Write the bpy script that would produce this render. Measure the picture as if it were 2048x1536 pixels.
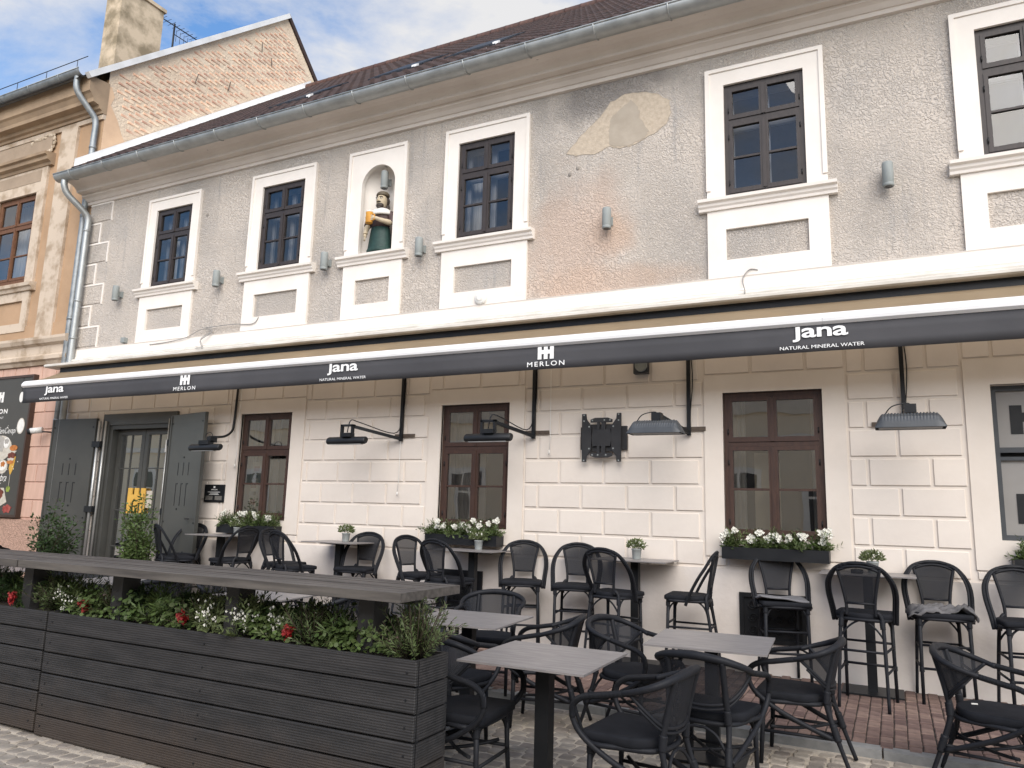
import bpy, math, random
from mathutils import Vector, Matrix
random.seed(7)
R=math.radians
for o in list(bpy.data.objects): bpy.data.objects.remove(o)
scene=bpy.context.scene
COL=scene.collection
# ------------------------------------------------------------------ camera
yaw,pit,rol=R(26.7588),R(9.6784),R(1.6174)
fw=Vector((-math.sin(yaw)*math.cos(pit),math.cos(yaw)*math.cos(pit),math.sin(pit)))
r0=Vector((math.cos(yaw),math.sin(yaw),0)); u0=r0.cross(fw)
rt=math.cos(rol)*r0+math.sin(rol)*u0; up=-math.sin(rol)*r0+math.cos(rol)*u0
cam=bpy.data.cameras.new('camera'); cam.sensor_width=36; cam.lens=1507.14/2048*36
cam.clip_start=.05; cam.clip_end=2000
camo=bpy.data.objects.new('camera',cam); COL.objects.link(camo)
mw=Matrix((rt,up,-fw)).transposed().to_4x4(); mw.translation=(0,-8.5,1.59)
camo.matrix_world=mw; scene.camera=camo
scene.render.resolution_x=1024; scene.render.resolution_y=768
# ------------------------------------------------------------------ sky, sun, exposure
SUN=Vector((.42,-.68,.62)).normalized()
w=bpy.data.worlds.new('World'); scene.world=w; w.use_nodes=True
nt=w.node_tree; N=nt.nodes; L=nt.links; N.clear()
out=N.new('ShaderNodeOutputWorld'); bg=N.new('ShaderNodeBackground'); bg.inputs[1].default_value=.125
sky=N.new('ShaderNodeTexSky'); sky.sky_type='NISHITA'; sky.sun_disc=False
sky.sun_elevation=math.asin(SUN.z); sky.sun_rotation=math.atan2(SUN.x,SUN.y)
sky.air_density=1.0; sky.dust_density=.7; sky.ozone_density=2.0
tc=N.new('ShaderNodeTexCoord'); mp=N.new('ShaderNodeMapping'); mp.inputs['Scale'].default_value=(1.0,1.0,1.9)
mp.inputs['Location'].default_value=(1.3,.2,.7)
n1=N.new('ShaderNodeTexNoise'); n1.inputs['Scale'].default_value=2.6; n1.inputs['Detail'].default_value=9; n1.inputs['Roughness'].default_value=.6; n1.inputs['Distortion'].default_value=.35
rp=N.new('ShaderNodeValToRGB'); rp.color_ramp.elements[0].position=.42; rp.color_ramp.elements[1].position=.62
rp.color_ramp.elements[0].color=(.02,.02,.02,1); rp.color_ramp.elements[1].color=(.95,.95,.95,1)
mx=N.new('ShaderNodeMixRGB'); mx.inputs[2].default_value=(3.5,3.45,3.42,1)
L.new(tc.outputs['Generated'],mp.inputs[0]); L.new(mp.outputs[0],n1.inputs[0]); L.new(n1.outputs[0],rp.inputs[0])
L.new(rp.outputs[0],mx.inputs[0]); hs=N.new('ShaderNodeHueSaturation'); hs.inputs['Saturation'].default_value=1.2; L.new(sky.outputs[0],hs.inputs['Color']); L.new(hs.outputs[0],mx.inputs[1]); L.new(mx.outputs[0],bg.inputs[0]); L.new(bg.outputs[0],out.inputs[0])
sl=bpy.data.lights.new('sun','SUN'); sl.energy=2.3; sl.angle=R(60); sl.color=(1,.94,.86)
so=bpy.data.objects.new('sun',sl); COL.objects.link(so); so.rotation_euler=SUN.to_track_quat('Z','Y').to_euler()
so.location=(6,-12,20)
vs=scene.view_settings; vs.view_transform='Standard'; vs.look='None'; vs.exposure=.98; vs.gamma=1; vs.use_curve_mapping=False
# ------------------------------------------------------------------ helpers
WL={}
class MB:
    def __init__(s): s.v=[]; s.f=[]; s.sm=[]
    def add(s,vs,fs,smooth=False):
        b=len(s.v); s.v+= [tuple(p) for p in vs]
        for f in fs: s.f.append(tuple(b+i for i in f)); s.sm.append(smooth)
    def box(s,x0,x1,y0,y1,z0,z1):
        s.add([(x0,y0,z0),(x1,y0,z0),(x1,y1,z0),(x0,y1,z0),(x0,y0,z1),(x1,y0,z1),(x1,y1,z1),(x0,y1,z1)],
              [(0,3,2,1),(4,5,6,7),(0,1,5,4),(1,2,6,5),(2,3,7,6),(3,0,4,7)]); return s
    def cbox(s,x0,x1,y0,y1,z0,z1,c=.005):
        # box with chamfered front (y0) edges
        s.add([(x0,y1,z0),(x1,y1,z0),(x1,y1,z1),(x0,y1,z1),(x0,y0+c,z0),(x1,y0+c,z0),(x1,y0+c,z1),(x0,y0+c,z1),
               (x0+c,y0,z0+c),(x1-c,y0,z0+c),(x1-c,y0,z1-c),(x0+c,y0,z1-c)],
              [(0,1,5,4),(1,2,6,5),(2,3,7,6),(3,0,4,7),(4,5,9,8),(5,6,10,9),(6,7,11,10),(7,4,8,11),(8,9,10,11),(3,2,1,0)]); return s
    def obox(s,c,a,b,d):
        c,a,b,d=map(Vector,(c,a,b,d)); P=[c+i*a+j*b+k*d for k in(-1,1) for j in(-1,1) for i in(-1,1)]
        s.add(P,[(0,2,3,1),(4,5,7,6),(0,1,5,4),(1,3,7,5),(3,2,6,7),(2,0,4,6)]); return s
    def bar(s,p,q,wd,h,upv=(0,0,1)):
        p,q=Vector(p),Vector(q); d=(q-p); a=d.normalized(); sd=a.cross(Vector(upv))
        if sd.length<1e-4: sd=a.cross(Vector((0,1,0)))
        sd.normalize(); u2=sd.cross(a)
        return s.obox((p+q)/2,d/2,sd*wd/2,u2*h/2)
    def tube(s,pts,r,n=8,closed=False,flat=1):
        P=[Vector(p) for p in pts]; m=len(P); rs=r if isinstance(r,(list,tuple)) else [r]*m
        T=[]
        for i in range(m):
            a=P[(i-1)%m] if (closed or i>0) else P[i]; b=P[(i+1)%m] if (closed or i<m-1) else P[i]
            T.append((b-a).normalized())
        nrm=T[0].orthogonal().normalized(); vs=[]
        for i in range(m):
            nrm=(nrm-T[i]*nrm.dot(T[i]))
            nrm=nrm.normalized() if nrm.length>1e-6 else T[i].orthogonal().normalized()
            bn=T[i].cross(nrm)
            for k in range(n):
                an=2*math.pi*k/n; vs.append(P[i]+rs[i]*(math.cos(an)*nrm+math.sin(an)*bn*flat))
        fs=[]
        for i in range(m if closed else m-1):
            j=(i+1)%m
            for k in range(n): fs.append((i*n+k,i*n+(k+1)%n,j*n+(k+1)%n,j*n+k))
        s.add(vs,fs,True)
        if not closed:
            b=len(s.v)-len(vs)
            s.f.append(tuple(b+k for k in range(n-1,-1,-1))); s.sm.append(False)
            s.f.append(tuple(b+(m-1)*n+k for k in range(n))); s.sm.append(False)
        return s
    def lathe(s,prof,n=16,c=(0,0,0),sx=1,sy=1,cap=True,smooth=True,mod=None):
        vs=[]; m=len(prof)
        for i,(r,z) in enumerate(prof):
            for k in range(n):
                a=2*math.pi*k/n; rr=r*(mod(a,i) if mod else 1)
                vs.append((c[0]+rr*math.cos(a)*sx,c[1]+rr*math.sin(a)*sy,c[2]+z))
        fs=[(i*n+k,i*n+(k+1)%n,(i+1)*n+(k+1)%n,(i+1)*n+k) for i in range(m-1) for k in range(n)]
        s.add(vs,fs,smooth)
        if cap:
            b=len(s.v)-len(vs); s.f.append(tuple(b+k for k in range(n-1,-1,-1))); s.sm.append(False)
            s.f.append(tuple(b+(m-1)*n+k for k in range(n))); s.sm.append(False)
        return s
    def ball(s,c,r,n=10,m=7):
        rx,ry,rz=r if isinstance(r,(tuple,list)) else (r,r,r)
        prof=[(math.sin(math.pi*i/m),-math.cos(math.pi*i/m)) for i in range(m+1)]
        prof=[(max(a,.02),b) for a,b in prof]
        vs=[(c[0]+rx*a*math.cos(2*math.pi*k/n),c[1]+ry*a*math.sin(2*math.pi*k/n),c[2]+rz*b) for a,b in prof for k in range(n)]
        s.add(vs,[(i*n+k,i*n+(k+1)%n,(i+1)*n+(k+1)%n,(i+1)*n+k) for i in range(m) for k in range(n)],True); return s
    def extrude_x(s,prof,x0,x1,close=True,smooth=False):
        # prof: list of (y,z); swept along x
        m=len(prof); vs=[(x0,y,z) for y,z in prof]+[(x1,y,z) for y,z in prof]
        fs=[(i,m+i,m+(i+1)%m,(i+1)%m) for i in range(m if close else m-1)]
        s.add(vs,fs,smooth)
        if close: s.add(vs,[tuple(range(m)),tuple(range(2*m-1,m-1,-1))])
        return s
    def prism_xz(s,pts,y0,y1):
        m=len(pts); vs=[(x,y0,z) for x,z in pts]+[(x,y1,z) for x,z in pts]
        s.add(vs,[tuple(range(m)),tuple(range(2*m-1,m-1,-1))]+[(i,(i+m),(i+1)%m+m,(i+1)%m) for i in range(m)]); return s
    def prism_xy(s,pts,z0,z1):
        m=len(pts); vs=[(x,y,z0) for x,y in pts]+[(x,y,z1) for x,y in pts]
        s.add(vs,[tuple(range(m-1,-1,-1)),tuple(range(m,2*m))]+[(i,(i+1)%m,(i+1)%m+m,i+m) for i in range(m)]); return s
    def mesh(s,name,mat):
        me=bpy.data.meshes.new(name); me.from_pydata(s.v,[],s.f)
        me.polygons.foreach_set('use_smooth',s.sm)
        if mat: me.materials.append(mat)
        me.update(); return me
    def build(s,name,mat,parent=None,kind=None):
        return place(s.mesh(name,mat),name,parent,kind)
def place(me,name,parent=None,kind=None,loc=None,rot=None):
    o=bpy.data.objects.new(name,me); COL.objects.link(o)
    off=Vector((0,0,0))
    if parent:
        o.parent=parent; off=-WL.get(parent.name,Vector((0,0,0)))
    if loc is not None: off=off+Vector(loc)
    o.location=off
    if rot: o.rotation_euler=rot
    WL[o.name]=(WL.get(parent.name,Vector((0,0,0))) if parent else Vector((0,0,0)))+o.location
    if kind: o['kind']=kind
    return o
def thing(name,label,cat,group=None,loc=(0,0,0),rotz=0):
    o=bpy.data.objects.new(name,None); COL.objects.link(o); o.empty_display_size=.2
    o.location=loc; o.rotation_euler=(0,0,rotz); WL[o.name]=Vector((0,0,0)) if rotz else Vector(loc)
    tag(o,label,cat,group); return o
def lthing(name,label,cat,group=None,loc=(0,0,0),rotz=0):
    # a thing whose parts are modelled in its own local coordinates
    o=thing(name,label,cat,group,loc,rotz); WL[o.name]=Vector((0,0,0)); return o
def tag(o,label=None,cat=None,group=None,kind=None):
    if label: o['label']=label
    if cat: o['category']=cat
    if group: o['group']=group
    if kind: o['kind']=kind
    return o
def copy_tree(o,parent=None):
    c=o.copy(); COL.objects.link(c); c.parent=parent
    for ch in list(o.children): copy_tree(ch,c)
    return c
def arc(p0,p1,p2,n=8):
    p0,p1,p2=Vector(p0),Vector(p1),Vector(p2)
    return [(1-t)**2*p0+2*t*(1-t)*p1+t*t*p2 for t in [i/n for i in range(n+1)]]
def spline(P,n=6,closed=False):
    P=[Vector(p) for p in P]; out=[]; m=len(P)
    for i in range(m if closed else m-1):
        a=P[(i-1)%m] if closed or i>0 else P[i]; b=P[i]; c=P[(i+1)%m]; d=P[(i+2)%m] if closed or i<m-2 else P[(i+1)%m]
        for k in range(n):
            t=k/n; out.append(.5*((2*b)+(c-a)*t+(2*a-5*b+4*c-d)*t*t+(3*b-a-3*c+d)*t**3))
    if not closed: out.append(P[-1])
    return out
# ------------------------------------------------------------------ materials
def nodes(name):
    m=bpy.data.materials.new(name); m.use_nodes=True; t=m.node_tree
    b=t.nodes['Principled BSDF']; return m,t,t.nodes,t.links,b
def c4(c): return (c[0],c[1],c[2],1)
def pm(name,col,col2=None,scale=6,detail=6,rough=.7,bump=0,bscale=80,bdist=.004,metal=0,rnd=0,isl=0,spec=.4,stretch=(1,1,1),lo=.35,hi=.65,rough2=None,bstretch=None):
    m,t,N,L,b=nodes(name)
    b.inputs['Roughness'].default_value=rough; b.inputs['Metallic'].default_value=metal; b.inputs['Specular IOR Level'].default_value=spec
    tc=N.new('ShaderNodeTexCoord'); mp=N.new('ShaderNodeMapping'); mp.inputs['Scale'].default_value=stretch; L.new(tc.outputs['Object'],mp.inputs[0])
    n=N.new('ShaderNodeTexNoise'); n.inputs['Scale'].default_value=scale; n.inputs['Detail'].default_value=detail; n.inputs['Roughness'].default_value=.6; L.new(mp.outputs[0],n.inputs[0])
    r=N.new('ShaderNodeValToRGB'); r.color_ramp.elements[0].position=lo; r.color_ramp.elements[1].position=hi
    r.color_ramp.elements[0].color=c4(col); r.color_ramp.elements[1].color=c4(col2 or col); L.new(n.outputs[0],r.inputs[0])
    last=r.outputs[0]
    if rnd or isl:
        if rnd: q=N.new('ShaderNodeObjectInfo').outputs['Random']; amt=rnd
        else: q=N.new('ShaderNodeNewGeometry').outputs['Random Per Island']; amt=isl
        mr=N.new('ShaderNodeMapRange'); mr.inputs[3].default_value=1-amt; mr.inputs[4].default_value=1+amt; L.new(q,mr.inputs[0])
        h=N.new('ShaderNodeHueSaturation'); L.new(mr.outputs[0],h.inputs['Value']); L.new(last,h.inputs['Color'])
        mh=N.new('ShaderNodeMath'); mh.operation='MULTIPLY_ADD'; L.new(q,mh.inputs[0]); mh.inputs[1].default_value=amt*.06; mh.inputs[2].default_value=.5-amt*.03; L.new(mh.outputs[0],h.inputs['Hue'])
        last=h.outputs[0]
    L.new(last,b.inputs['Base Color'])
    if rough2 is not None:
        mr=N.new('ShaderNodeMapRange'); mr.inputs[1].default_value=.3; mr.inputs[2].default_value=.7; mr.inputs[3].default_value=rough; mr.inputs[4].default_value=rough2; L.new(n.outputs[0],mr.inputs[0]); L.new(mr.outputs[0],b.inputs['Roughness'])
    if bump:
        n2=N.new('ShaderNodeTexNoise'); n2.inputs['Scale'].default_value=bscale; n2.inputs['Detail'].default_value=4
        if bstretch:
            m2=N.new('ShaderNodeMapping'); m2.inputs['Scale'].default_value=bstretch; L.new(tc.outputs['Object'],m2.inputs[0]); L.new(m2.outputs[0],n2.inputs[0])
        else: L.new(tc.outputs['Object'],n2.inputs[0])
        bp=N.new('ShaderNodeBump'); bp.inputs['Strength'].default_value=bump; bp.inputs['Distance'].default_value=bdist
        L.new(n2.outputs[0],bp.inputs['Height']); L.new(bp.outputs[0],b.inputs['Normal'])
    return m
MT={}
def stucco():
    m,t,N,L,b=nodes('grey_stucco'); b.inputs['Roughness'].default_value=.92; b.inputs['Specular IOR Level'].default_value=.15
    tc=N.new('ShaderNodeTexCoord'); ob=tc.outputs['Object']
    def noise(s,d=5,dist=0,vec=ob):
        n=N.new('ShaderNodeTexNoise'); n.inputs['Scale'].default_value=s; n.inputs['Detail'].default_value=d; n.inputs['Distortion'].default_value=dist; L.new(vec,n.inputs[0]); return n.outputs[0]
    def mixc(f,a,c,mode='MIX'):
        x=N.new('ShaderNodeMixRGB'); x.blend_type=mode
        if isinstance(f,float): x.inputs[0].default_value=f
        else: L.new(f,x.inputs[0])
        for i,q in ((1,a),(2,c)):
            if isinstance(q,tuple): x.inputs[i].default_value=c4(q)
            else: L.new(q,x.inputs[i])
        return x.outputs[0]
    def ramp(v,a,c):
        r=N.new('ShaderNodeMapRange'); r.interpolation_type='SMOOTHSTEP'; r.inputs[1].default_value=a; r.inputs[2].default_value=c; L.new(v,r.inputs[0]); return r.outputs[0]
    base=mixc(ramp(noise(.9,6),.38,.66),(.56,.50,.44),(.475,.435,.395))
    base=mixc(ramp(noise(38,3),.56,.74),base,(.36,.325,.295))
    # vertical rain streaks
    mp=N.new('ShaderNodeMapping'); mp.inputs['Scale'].default_value=(5,1,.35); L.new(ob,mp.inputs[0])
    st=ramp(noise(1.6,6,0,mp.outputs[0]),.56,.74); sm=N.new('ShaderNodeMath'); sm.operation='MULTIPLY'; sm.inputs[1].default_value=.5; L.new(st,sm.inputs[0])
    base=mixc(sm.outputs[0],base,(.34,.325,.315))
    # worn salmon area left of a wall lamp (position in metres on the wall)
    def blob(cx,cz,rx,rz,soft,col,amt,bs):
        mp=N.new('ShaderNodeMapping'); mp.vector_type='POINT'; mp.inputs['Location'].default_value=(-cx/rx,0,-cz/rz); mp.inputs['Scale'].default_value=(1/rx,0,1/rz); L.new(ob,mp.inputs[0])
        ln=N.new('ShaderNodeVectorMath'); ln.operation='LENGTH'; L.new(mp.outputs[0],ln.inputs[0])
        ad=N.new('ShaderNodeMath'); ad.operation='ADD'; L.new(ln.outputs['Value'],ad.inputs[0])
        nm=N.new('ShaderNodeMath'); nm.operation='MULTIPLY_ADD'; L.new(noise(2.2,6),nm.inputs[0]); nm.inputs[1].default_value=1.6; nm.inputs[2].default_value=-.8; L.new(nm.outputs[0],ad.inputs[1])
        k=ramp(ad.outputs[0],1+soft,1-soft); km=N.new('ShaderNodeMath'); km.operation='MULTIPLY'; km.inputs[1].default_value=amt; L.new(k,km.inputs[0])
        return mixc(km.outputs[0],bs,col)
    base=blob(-3.45,5.05,.62,.75,.5,(.55,.42,.34),.75,base)
    base=blob(-3.2,4.42,1.0,.22,.5,(.56,.42,.33),.7,base)
    base=blob(-3.05,7.0,.75,.35,.5,(.22,.205,.195),.8,base)
    base=blob(-2.95,5.0,.3,.25,.5,(.56,.42,.33),.7,base)
    L.new(base,b.inputs['Base Color'])
    v=N.new('ShaderNodeTexNoise'); v.inputs['Scale'].default_value=21; v.inputs['Detail'].default_value=3; v.inputs['Distortion'].default_value=1.8; L.new(ob,v.inputs[0])
    v2=noise(95,2)
    vb=N.new('ShaderNodeTexNoise'); vb.inputs['Scale'].default_value=48; vb.inputs['Detail'].default_value=3; vb.inputs['Distortion'].default_value=1.2; L.new(ob,vb.inputs[0])
    vm=N.new('ShaderNodeMixRGB'); L.new(ramp(noise(.55,3),.42,.60),vm.inputs[0]); L.new(ramp(v.outputs[0],.38,.62),vm.inputs[2]); L.new(ramp(vb.outputs[0],.36,.64),vm.inputs[1])
    am=N.new('ShaderNodeMath'); am.operation='MULTIPLY_ADD'; L.new(v2,am.inputs[0]); am.inputs[1].default_value=.25; L.new(vm.outputs[0],am.inputs[2])
    bp=N.new('ShaderNodeBump'); bp.inputs['Strength'].default_value=.8; bp.inputs['Distance'].default_value=.015; L.new(am.outputs[0],bp.inputs['Height']); L.new(bp.outputs[0],b.inputs['Normal'])
    return m
MT['stucco']=stucco()
MT['trim']=pm('white_trim_paint',(.78,.73,.675),(.72,.67,.615),2.2,8,.75,.25,30,.003,spec=.2)
MT['cream']=pm('cream_wall_paint',(.72,.655,.59),(.66,.595,.53),1.4,8,.8,.35,14,.004,spec=.2)
MT['block']=pm('cream_block_paint',(.73,.665,.60),(.67,.605,.545),1.7,8,.8,.4,16,.004,rnd=.03,spec=.2)
MT['plinth']=pm('plinth_plaster',(.74,.685,.635),(.62,.565,.52),1.2,9,.82,.5,22,.005,spec=.2)
def cornice_m():
    m=pm('cornice_paint',(.66,.60,.545),(.56,.505,.455),1.0,8,.8,.3,40,.003,spec=.2)
    t=m.node_tree;N=t.nodes;L=t.links;b=N['Principled BSDF']; src=b.inputs['Base Color'].links[0].from_socket
    tc=N.new('ShaderNodeTexCoord'); n=N.new('ShaderNodeTexNoise'); n.inputs['Scale'].default_value=9; n.inputs['Detail'].default_value=10; n.inputs['Roughness'].default_value=.75; L.new(tc.outputs['Object'],n.inputs[0])
    r=N.new('ShaderNodeMapRange'); r.inputs[1].default_value=.635; r.inputs[2].default_value=.72; L.new(n.outputs[0],r.inputs[0])
    x=N.new('ShaderNodeMixRGB'); L.new(r.outputs[0],x.inputs[0]); L.new(src,x.inputs[1]); x.inputs[2].default_value=(.30,.255,.22,1); L.new(x.outputs[0],b.inputs['Base Color']); return m
MT['cornice']=cornice_m()
MT['patch']=pm('bare_mortar_patch',(.53,.45,.355),(.42,.35,.275),18,6,.95,.8,60,.006,spec=.1)
MT['patch2']=pm('smooth_mortar_patch',(.42,.365,.30),(.365,.315,.255),5,6,.95,.4,90,.003,spec=.1)
MT['wood_up']=pm('dark_window_paint',(.030,.024,.023),(.045,.035,.032),7,6,.5,.3,40,.002,stretch=(6,6,1))
MT['wood_lo']=pm('brown_window_paint',(.045,.025,.020),(.068,.036,.026),7,6,.45,.3,40,.002,stretch=(6,6,1))
MT['wood_nb']=pm('old_red_brown_frame',(.10,.040,.018),(.16,.075,.035),9,6,.6,.4,40,.002,stretch=(6,6,1))
MT['inner_white']=pm('inner_frame_white',(.62,.61,.60),(.55,.54,.53),4,4,.6)
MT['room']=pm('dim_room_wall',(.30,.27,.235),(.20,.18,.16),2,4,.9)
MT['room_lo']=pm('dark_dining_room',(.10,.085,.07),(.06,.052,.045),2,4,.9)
MT['curtain']=pm('sheer_curtain',(.74,.72,.68),(.55,.54,.52),14,3,.9,stretch=(5,1,.15))
MT['zinc']=pm('zinc_gutter',(.33,.345,.345),(.44,.455,.45),5,7,.45,.25,25,.003,metal=.75,rough2=.6)
MT['zinc_dark']=pm('weathered_zinc_pipe',(.22,.24,.25),(.36,.38,.39),7,8,.5,.2,25,.003,metal=.7,rough2=.65)
MT['flash']=pm('white_flashing_sheet',(.78,.78,.78),(.66,.66,.65),3,6,.5,.2,12,.004,metal=.1)
MT['tile']=pm('dark_red_roof_tile',(.052,.029,.025),(.030,.020,.018),8,7,.75,.5,40,.006,isl=.22)
MT['rtile']=pm('ridge_tile_clay',(.10,.05,.04),(.055,.032,.028),9,7,.75,.5,40,.006,rnd=.2)
MT['gable']=pm('smeared_gable_mortar',(.74,.62,.48),(.64,.51,.385),2.3,9,.95,1.0,24,.02,spec=.1)
MT['gbrick']=pm('limewashed_brick',(.77,.63,.49),(.68,.42,.30),1.5,8,.95,.8,50,.012,rnd=.22,spec=.1,lo=.4,hi=.6)
MT['gbrick_s']=pm('limewashed_brick_far',(.77,.63,.49),(.68,.42,.30),1.5,8,.95,.8,50,.012,isl=.22,spec=.1,lo=.4,hi=.6)
MT['render']=pm('peach_render',(.70,.50,.335),(.62,.43,.29),2.5,8,.9,.35,30,.005,spec=.1)
MT['ochre']=pm('peeling_ochre_plaster',(.43,.29,.185),(.36,.24,.15),1.6,9,.9,.4,28,.006,spec=.1)
MT['oldcream']=pm('flaking_cream_plaster',(.53,.44,.35),(.35,.27,.195),2.6,10,.9,.6,30,.006,spec=.1,lo=.47,hi=.62)
MT['brokenedge']=pm('crumbled_plaster_rim',(.62,.53,.42),(.35,.27,.19),14,9,.95,1.0,40,.02,spec=.1)
MT['panelgrey']=pm('weathered_panel_plaster',(.36,.28,.21),(.30,.235,.175),3,8,.92,.5,30,.006,spec=.1)
MT['nbcorn']=pm('weathered_cornice_plaster',(.38,.28,.19),(.27,.20,.14),1.8,10,.92,.5,30,.006,spec=.1)
MT['pink']=pm('pink_block_plaster',(.60,.40,.32),(.52,.345,.27),3,8,.85,.5,30,.005,rnd=.07,stretch=(3,1,.5),spec=.1)
MT['pinkrough']=pm('rough_pink_roughcast',(.58,.38,.295),(.36,.24,.185),30,5,.95,1.0,45,.03,spec=.1)
MT['chim']=pm('mossy_chimney_render',(.56,.46,.34),(.25,.205,.14),2.2,10,.95,.6,30,.008,spec=.1,lo=.42,hi=.62)
MT['steel']=pm('olive_grey_steel',(.062,.062,.056),(.050,.050,.046),2,4,.42,.08,6,.004,spec=.5)
MT['steel_l']=pm('worn_steel_edge',(.42,.42,.41),(.30,.30,.29),4,5,.35,metal=.5)
MT['black']=pm('black_metal',(.009,.010,.012),(.014,.015,.017),6,4,.45,spec=.3)
MT['blackm']=pm('black_matt_plastic',(.018,.018,.020),(.026,.026,.028),6,4,.6)
MT['dkgrey']=pm('dark_grey_enamel',(.042,.047,.054),(.056,.062,.069),5,4,.45)
MT['lampgrey']=pm('grey_lamp_metal',(.27,.29,.285),(.235,.255,.25),5,4,.65)
MT['plastic_w']=pm('white_plastic',(.74,.73,.70),(.66,.65,.62),5,4,.5)
MT['cass']=pm('weathered_awning_housing',(.70,.665,.61),(.50,.47,.42),2.5,9,.55,.2,30,.002,stretch=(1,1,4))
MT['barw']=pm('white_front_bar',(.80,.80,.80),(.74,.74,.74),2,5,.3)
def cloth_m():
    m=pm('tan_awning_cloth',(.40,.315,.215),(.35,.275,.185),2,5,.85,.2,300,.001,spec=.1); t=m.node_tree; N=t.nodes; L=t.links; b=N['Principled BSDF']; o=N['Material Output']
    tl=N.new('ShaderNodeBsdfTranslucent'); tl.inputs[0].default_value=(.86,.70,.50,1); x=N.new('ShaderNodeMixShader'); x.inputs[0].default_value=.5
    L.new(b.outputs[0],x.inputs[1]); L.new(tl.outputs[0],x.inputs[2]); L.new(x.outputs[0],o.inputs[0]); return m
MT['tan']=cloth_m()
MT['val']=pm('charcoal_valance_cloth',(.072,.071,.076),(.058,.058,.063),.9,5,.7,.35,2.5,.02,spec=.2)
MT['letter']=pm('white_lettering',(.82,.82,.81),(.78,.78,.77),5,3,.6)
MT['gold']=pm('yellow_door_plate',(.70,.42,.085),(.64,.37,.07),4,3,.45)
MT['cush']=pm('black_seat_fabric',(.010,.011,.014),(.015,.016,.020),9,5,.8,.5,420,.001,spec=.15)
MT['greycloth']=pm('grey_felt_cushion',(.19,.19,.20),(.15,.15,.16),12,5,.95,.5,200,.002,spec=.1)
MT['blanket']=pm('grey_fleece_blanket',(.15,.145,.15),(.10,.098,.10),10,5,.98,.8,90,.004,spec=.1)
def tube_m(name,wrap):
    m,t,N,L,b=nodes(name); b.inputs['Roughness'].default_value=.52; b.inputs['Specular IOR Level'].default_value=.17
    tc=N.new('ShaderNodeTexCoord'); n=N.new('ShaderNodeTexNoise'); n.inputs['Scale'].default_value=30; L.new(tc.outputs['Object'],n.inputs[0])
    r=N.new('ShaderNodeValToRGB'); r.color_ramp.elements[0].color=(.010,.011,.014,1); r.color_ramp.elements[1].color=(.020,.021,.025,1); L.new(n.outputs[0],r.inputs[0]); L.new(r.outputs[0],b.inputs['Base Color'])
    if wrap:
        wv=N.new('ShaderNodeTexWave'); wv.bands_direction='Y'; wv.inputs['Scale'].default_value=42; wv.inputs['Distortion'].default_value=.3; L.new(tc.outputs['Object'],wv.inputs[0])
        bp=N.new('ShaderNodeBump'); bp.inputs['Strength'].default_value=.9; bp.inputs['Distance'].default_value=.004; L.new(wv.outputs[0],bp.inputs['Height']); L.new(bp.outputs[0],b.inputs['Normal'])
    return m
MT['tube']=tube_m('black_cane_tube',False); MT['wrap']=tube_m('black_wrapped_tube',True)
def mesh_m():
    m,t,N,L,b=nodes('black_open_weave'); o=N['Material Output']
    b.inputs['Base Color'].default_value=(.017,.018,.022,1); b.inputs['Roughness'].default_value=.65; b.inputs['Specular IOR Level'].default_value=.2
    tr=N.new('ShaderNodeBsdfTransparent'); x=N.new('ShaderNodeMixShader'); x.inputs[0].default_value=.86
    L.new(tr.outputs[0],x.inputs[1]); L.new(b.outputs[0],x.inputs[2]); L.new(x.outputs[0],o.inputs[0])
    tc=N.new('ShaderNodeTexCoord'); wv=N.new('ShaderNodeTexNoise'); wv.inputs['Scale'].default_value=500; L.new(tc.outputs['Object'],wv.inputs[0])
    bp=N.new('ShaderNodeBump'); bp.inputs['Strength'].default_value=.4; bp.inputs['Distance'].default_value=.001; L.new(wv.outputs[0],bp.inputs['Height']); L.new(bp.outputs[0],b.inputs['Normal'])
    return m
MT['weave']=mesh_m()
def glass_m(name,tint,gl=1.9,rough=.0,wob=.15):
    m,t,N,L,b=nodes(name); o=N['Material Output']; N.remove(b)
    tr=N.new('ShaderNodeBsdfTransparent'); tr.inputs[0].default_value=c4(tint)
    g=N.new('ShaderNodeBsdfGlossy'); g.inputs['Roughness'].default_value=rough
    fr=N.new('ShaderNodeFresnel'); fr.inputs[0].default_value=1.5; mu=N.new('ShaderNodeMath'); mu.operation='MULTIPLY'; mu.use_clamp=True; mu.inputs[1].default_value=gl; L.new(fr.outputs[0],mu.inputs[0])
    x=N.new('ShaderNodeMixShader'); L.new(mu.outputs[0],x.inputs[0]); L.new(tr.outputs[0],x.inputs[1]); L.new(g.outputs[0],x.inputs[2]); L.new(x.outputs[0],o.inputs[0])
    tc=N.new('ShaderNodeTexCoord'); n=N.new('ShaderNodeTexNoise'); n.inputs['Scale'].default_value=2.5; n.inputs['Detail'].default_value=1; L.new(tc.outputs['Object'],n.inputs[0])
    bp=N.new('ShaderNodeBump'); bp.inputs['Strength'].default_value=wob; bp.inputs['Distance'].default_value=.02; L.new(n.outputs[0],bp.inputs['Height']); L.new(bp.outputs[0],g.inputs['Normal']); L.new(bp.outputs[0],fr.inputs['Normal'])
    return m
MT['glass']=glass_m('old_window_glass',(.82,.83,.84),2.3,0,.12)
MT['glass_lo']=glass_m('shop_window_glass',(.74,.74,.72),9.0,0,.05)
MT['frost']=pm('grey_film_glass',(.29,.28,.27),(.26,.25,.24),1.5,4,.22,spec=.5)
MT['laminate']=pm('grey_laminate_top',(.24,.222,.217),(.185,.173,.170),5,9,.33,.15,50,.001,stretch=(1,6,1),spec=.5,rough2=.45)
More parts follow.
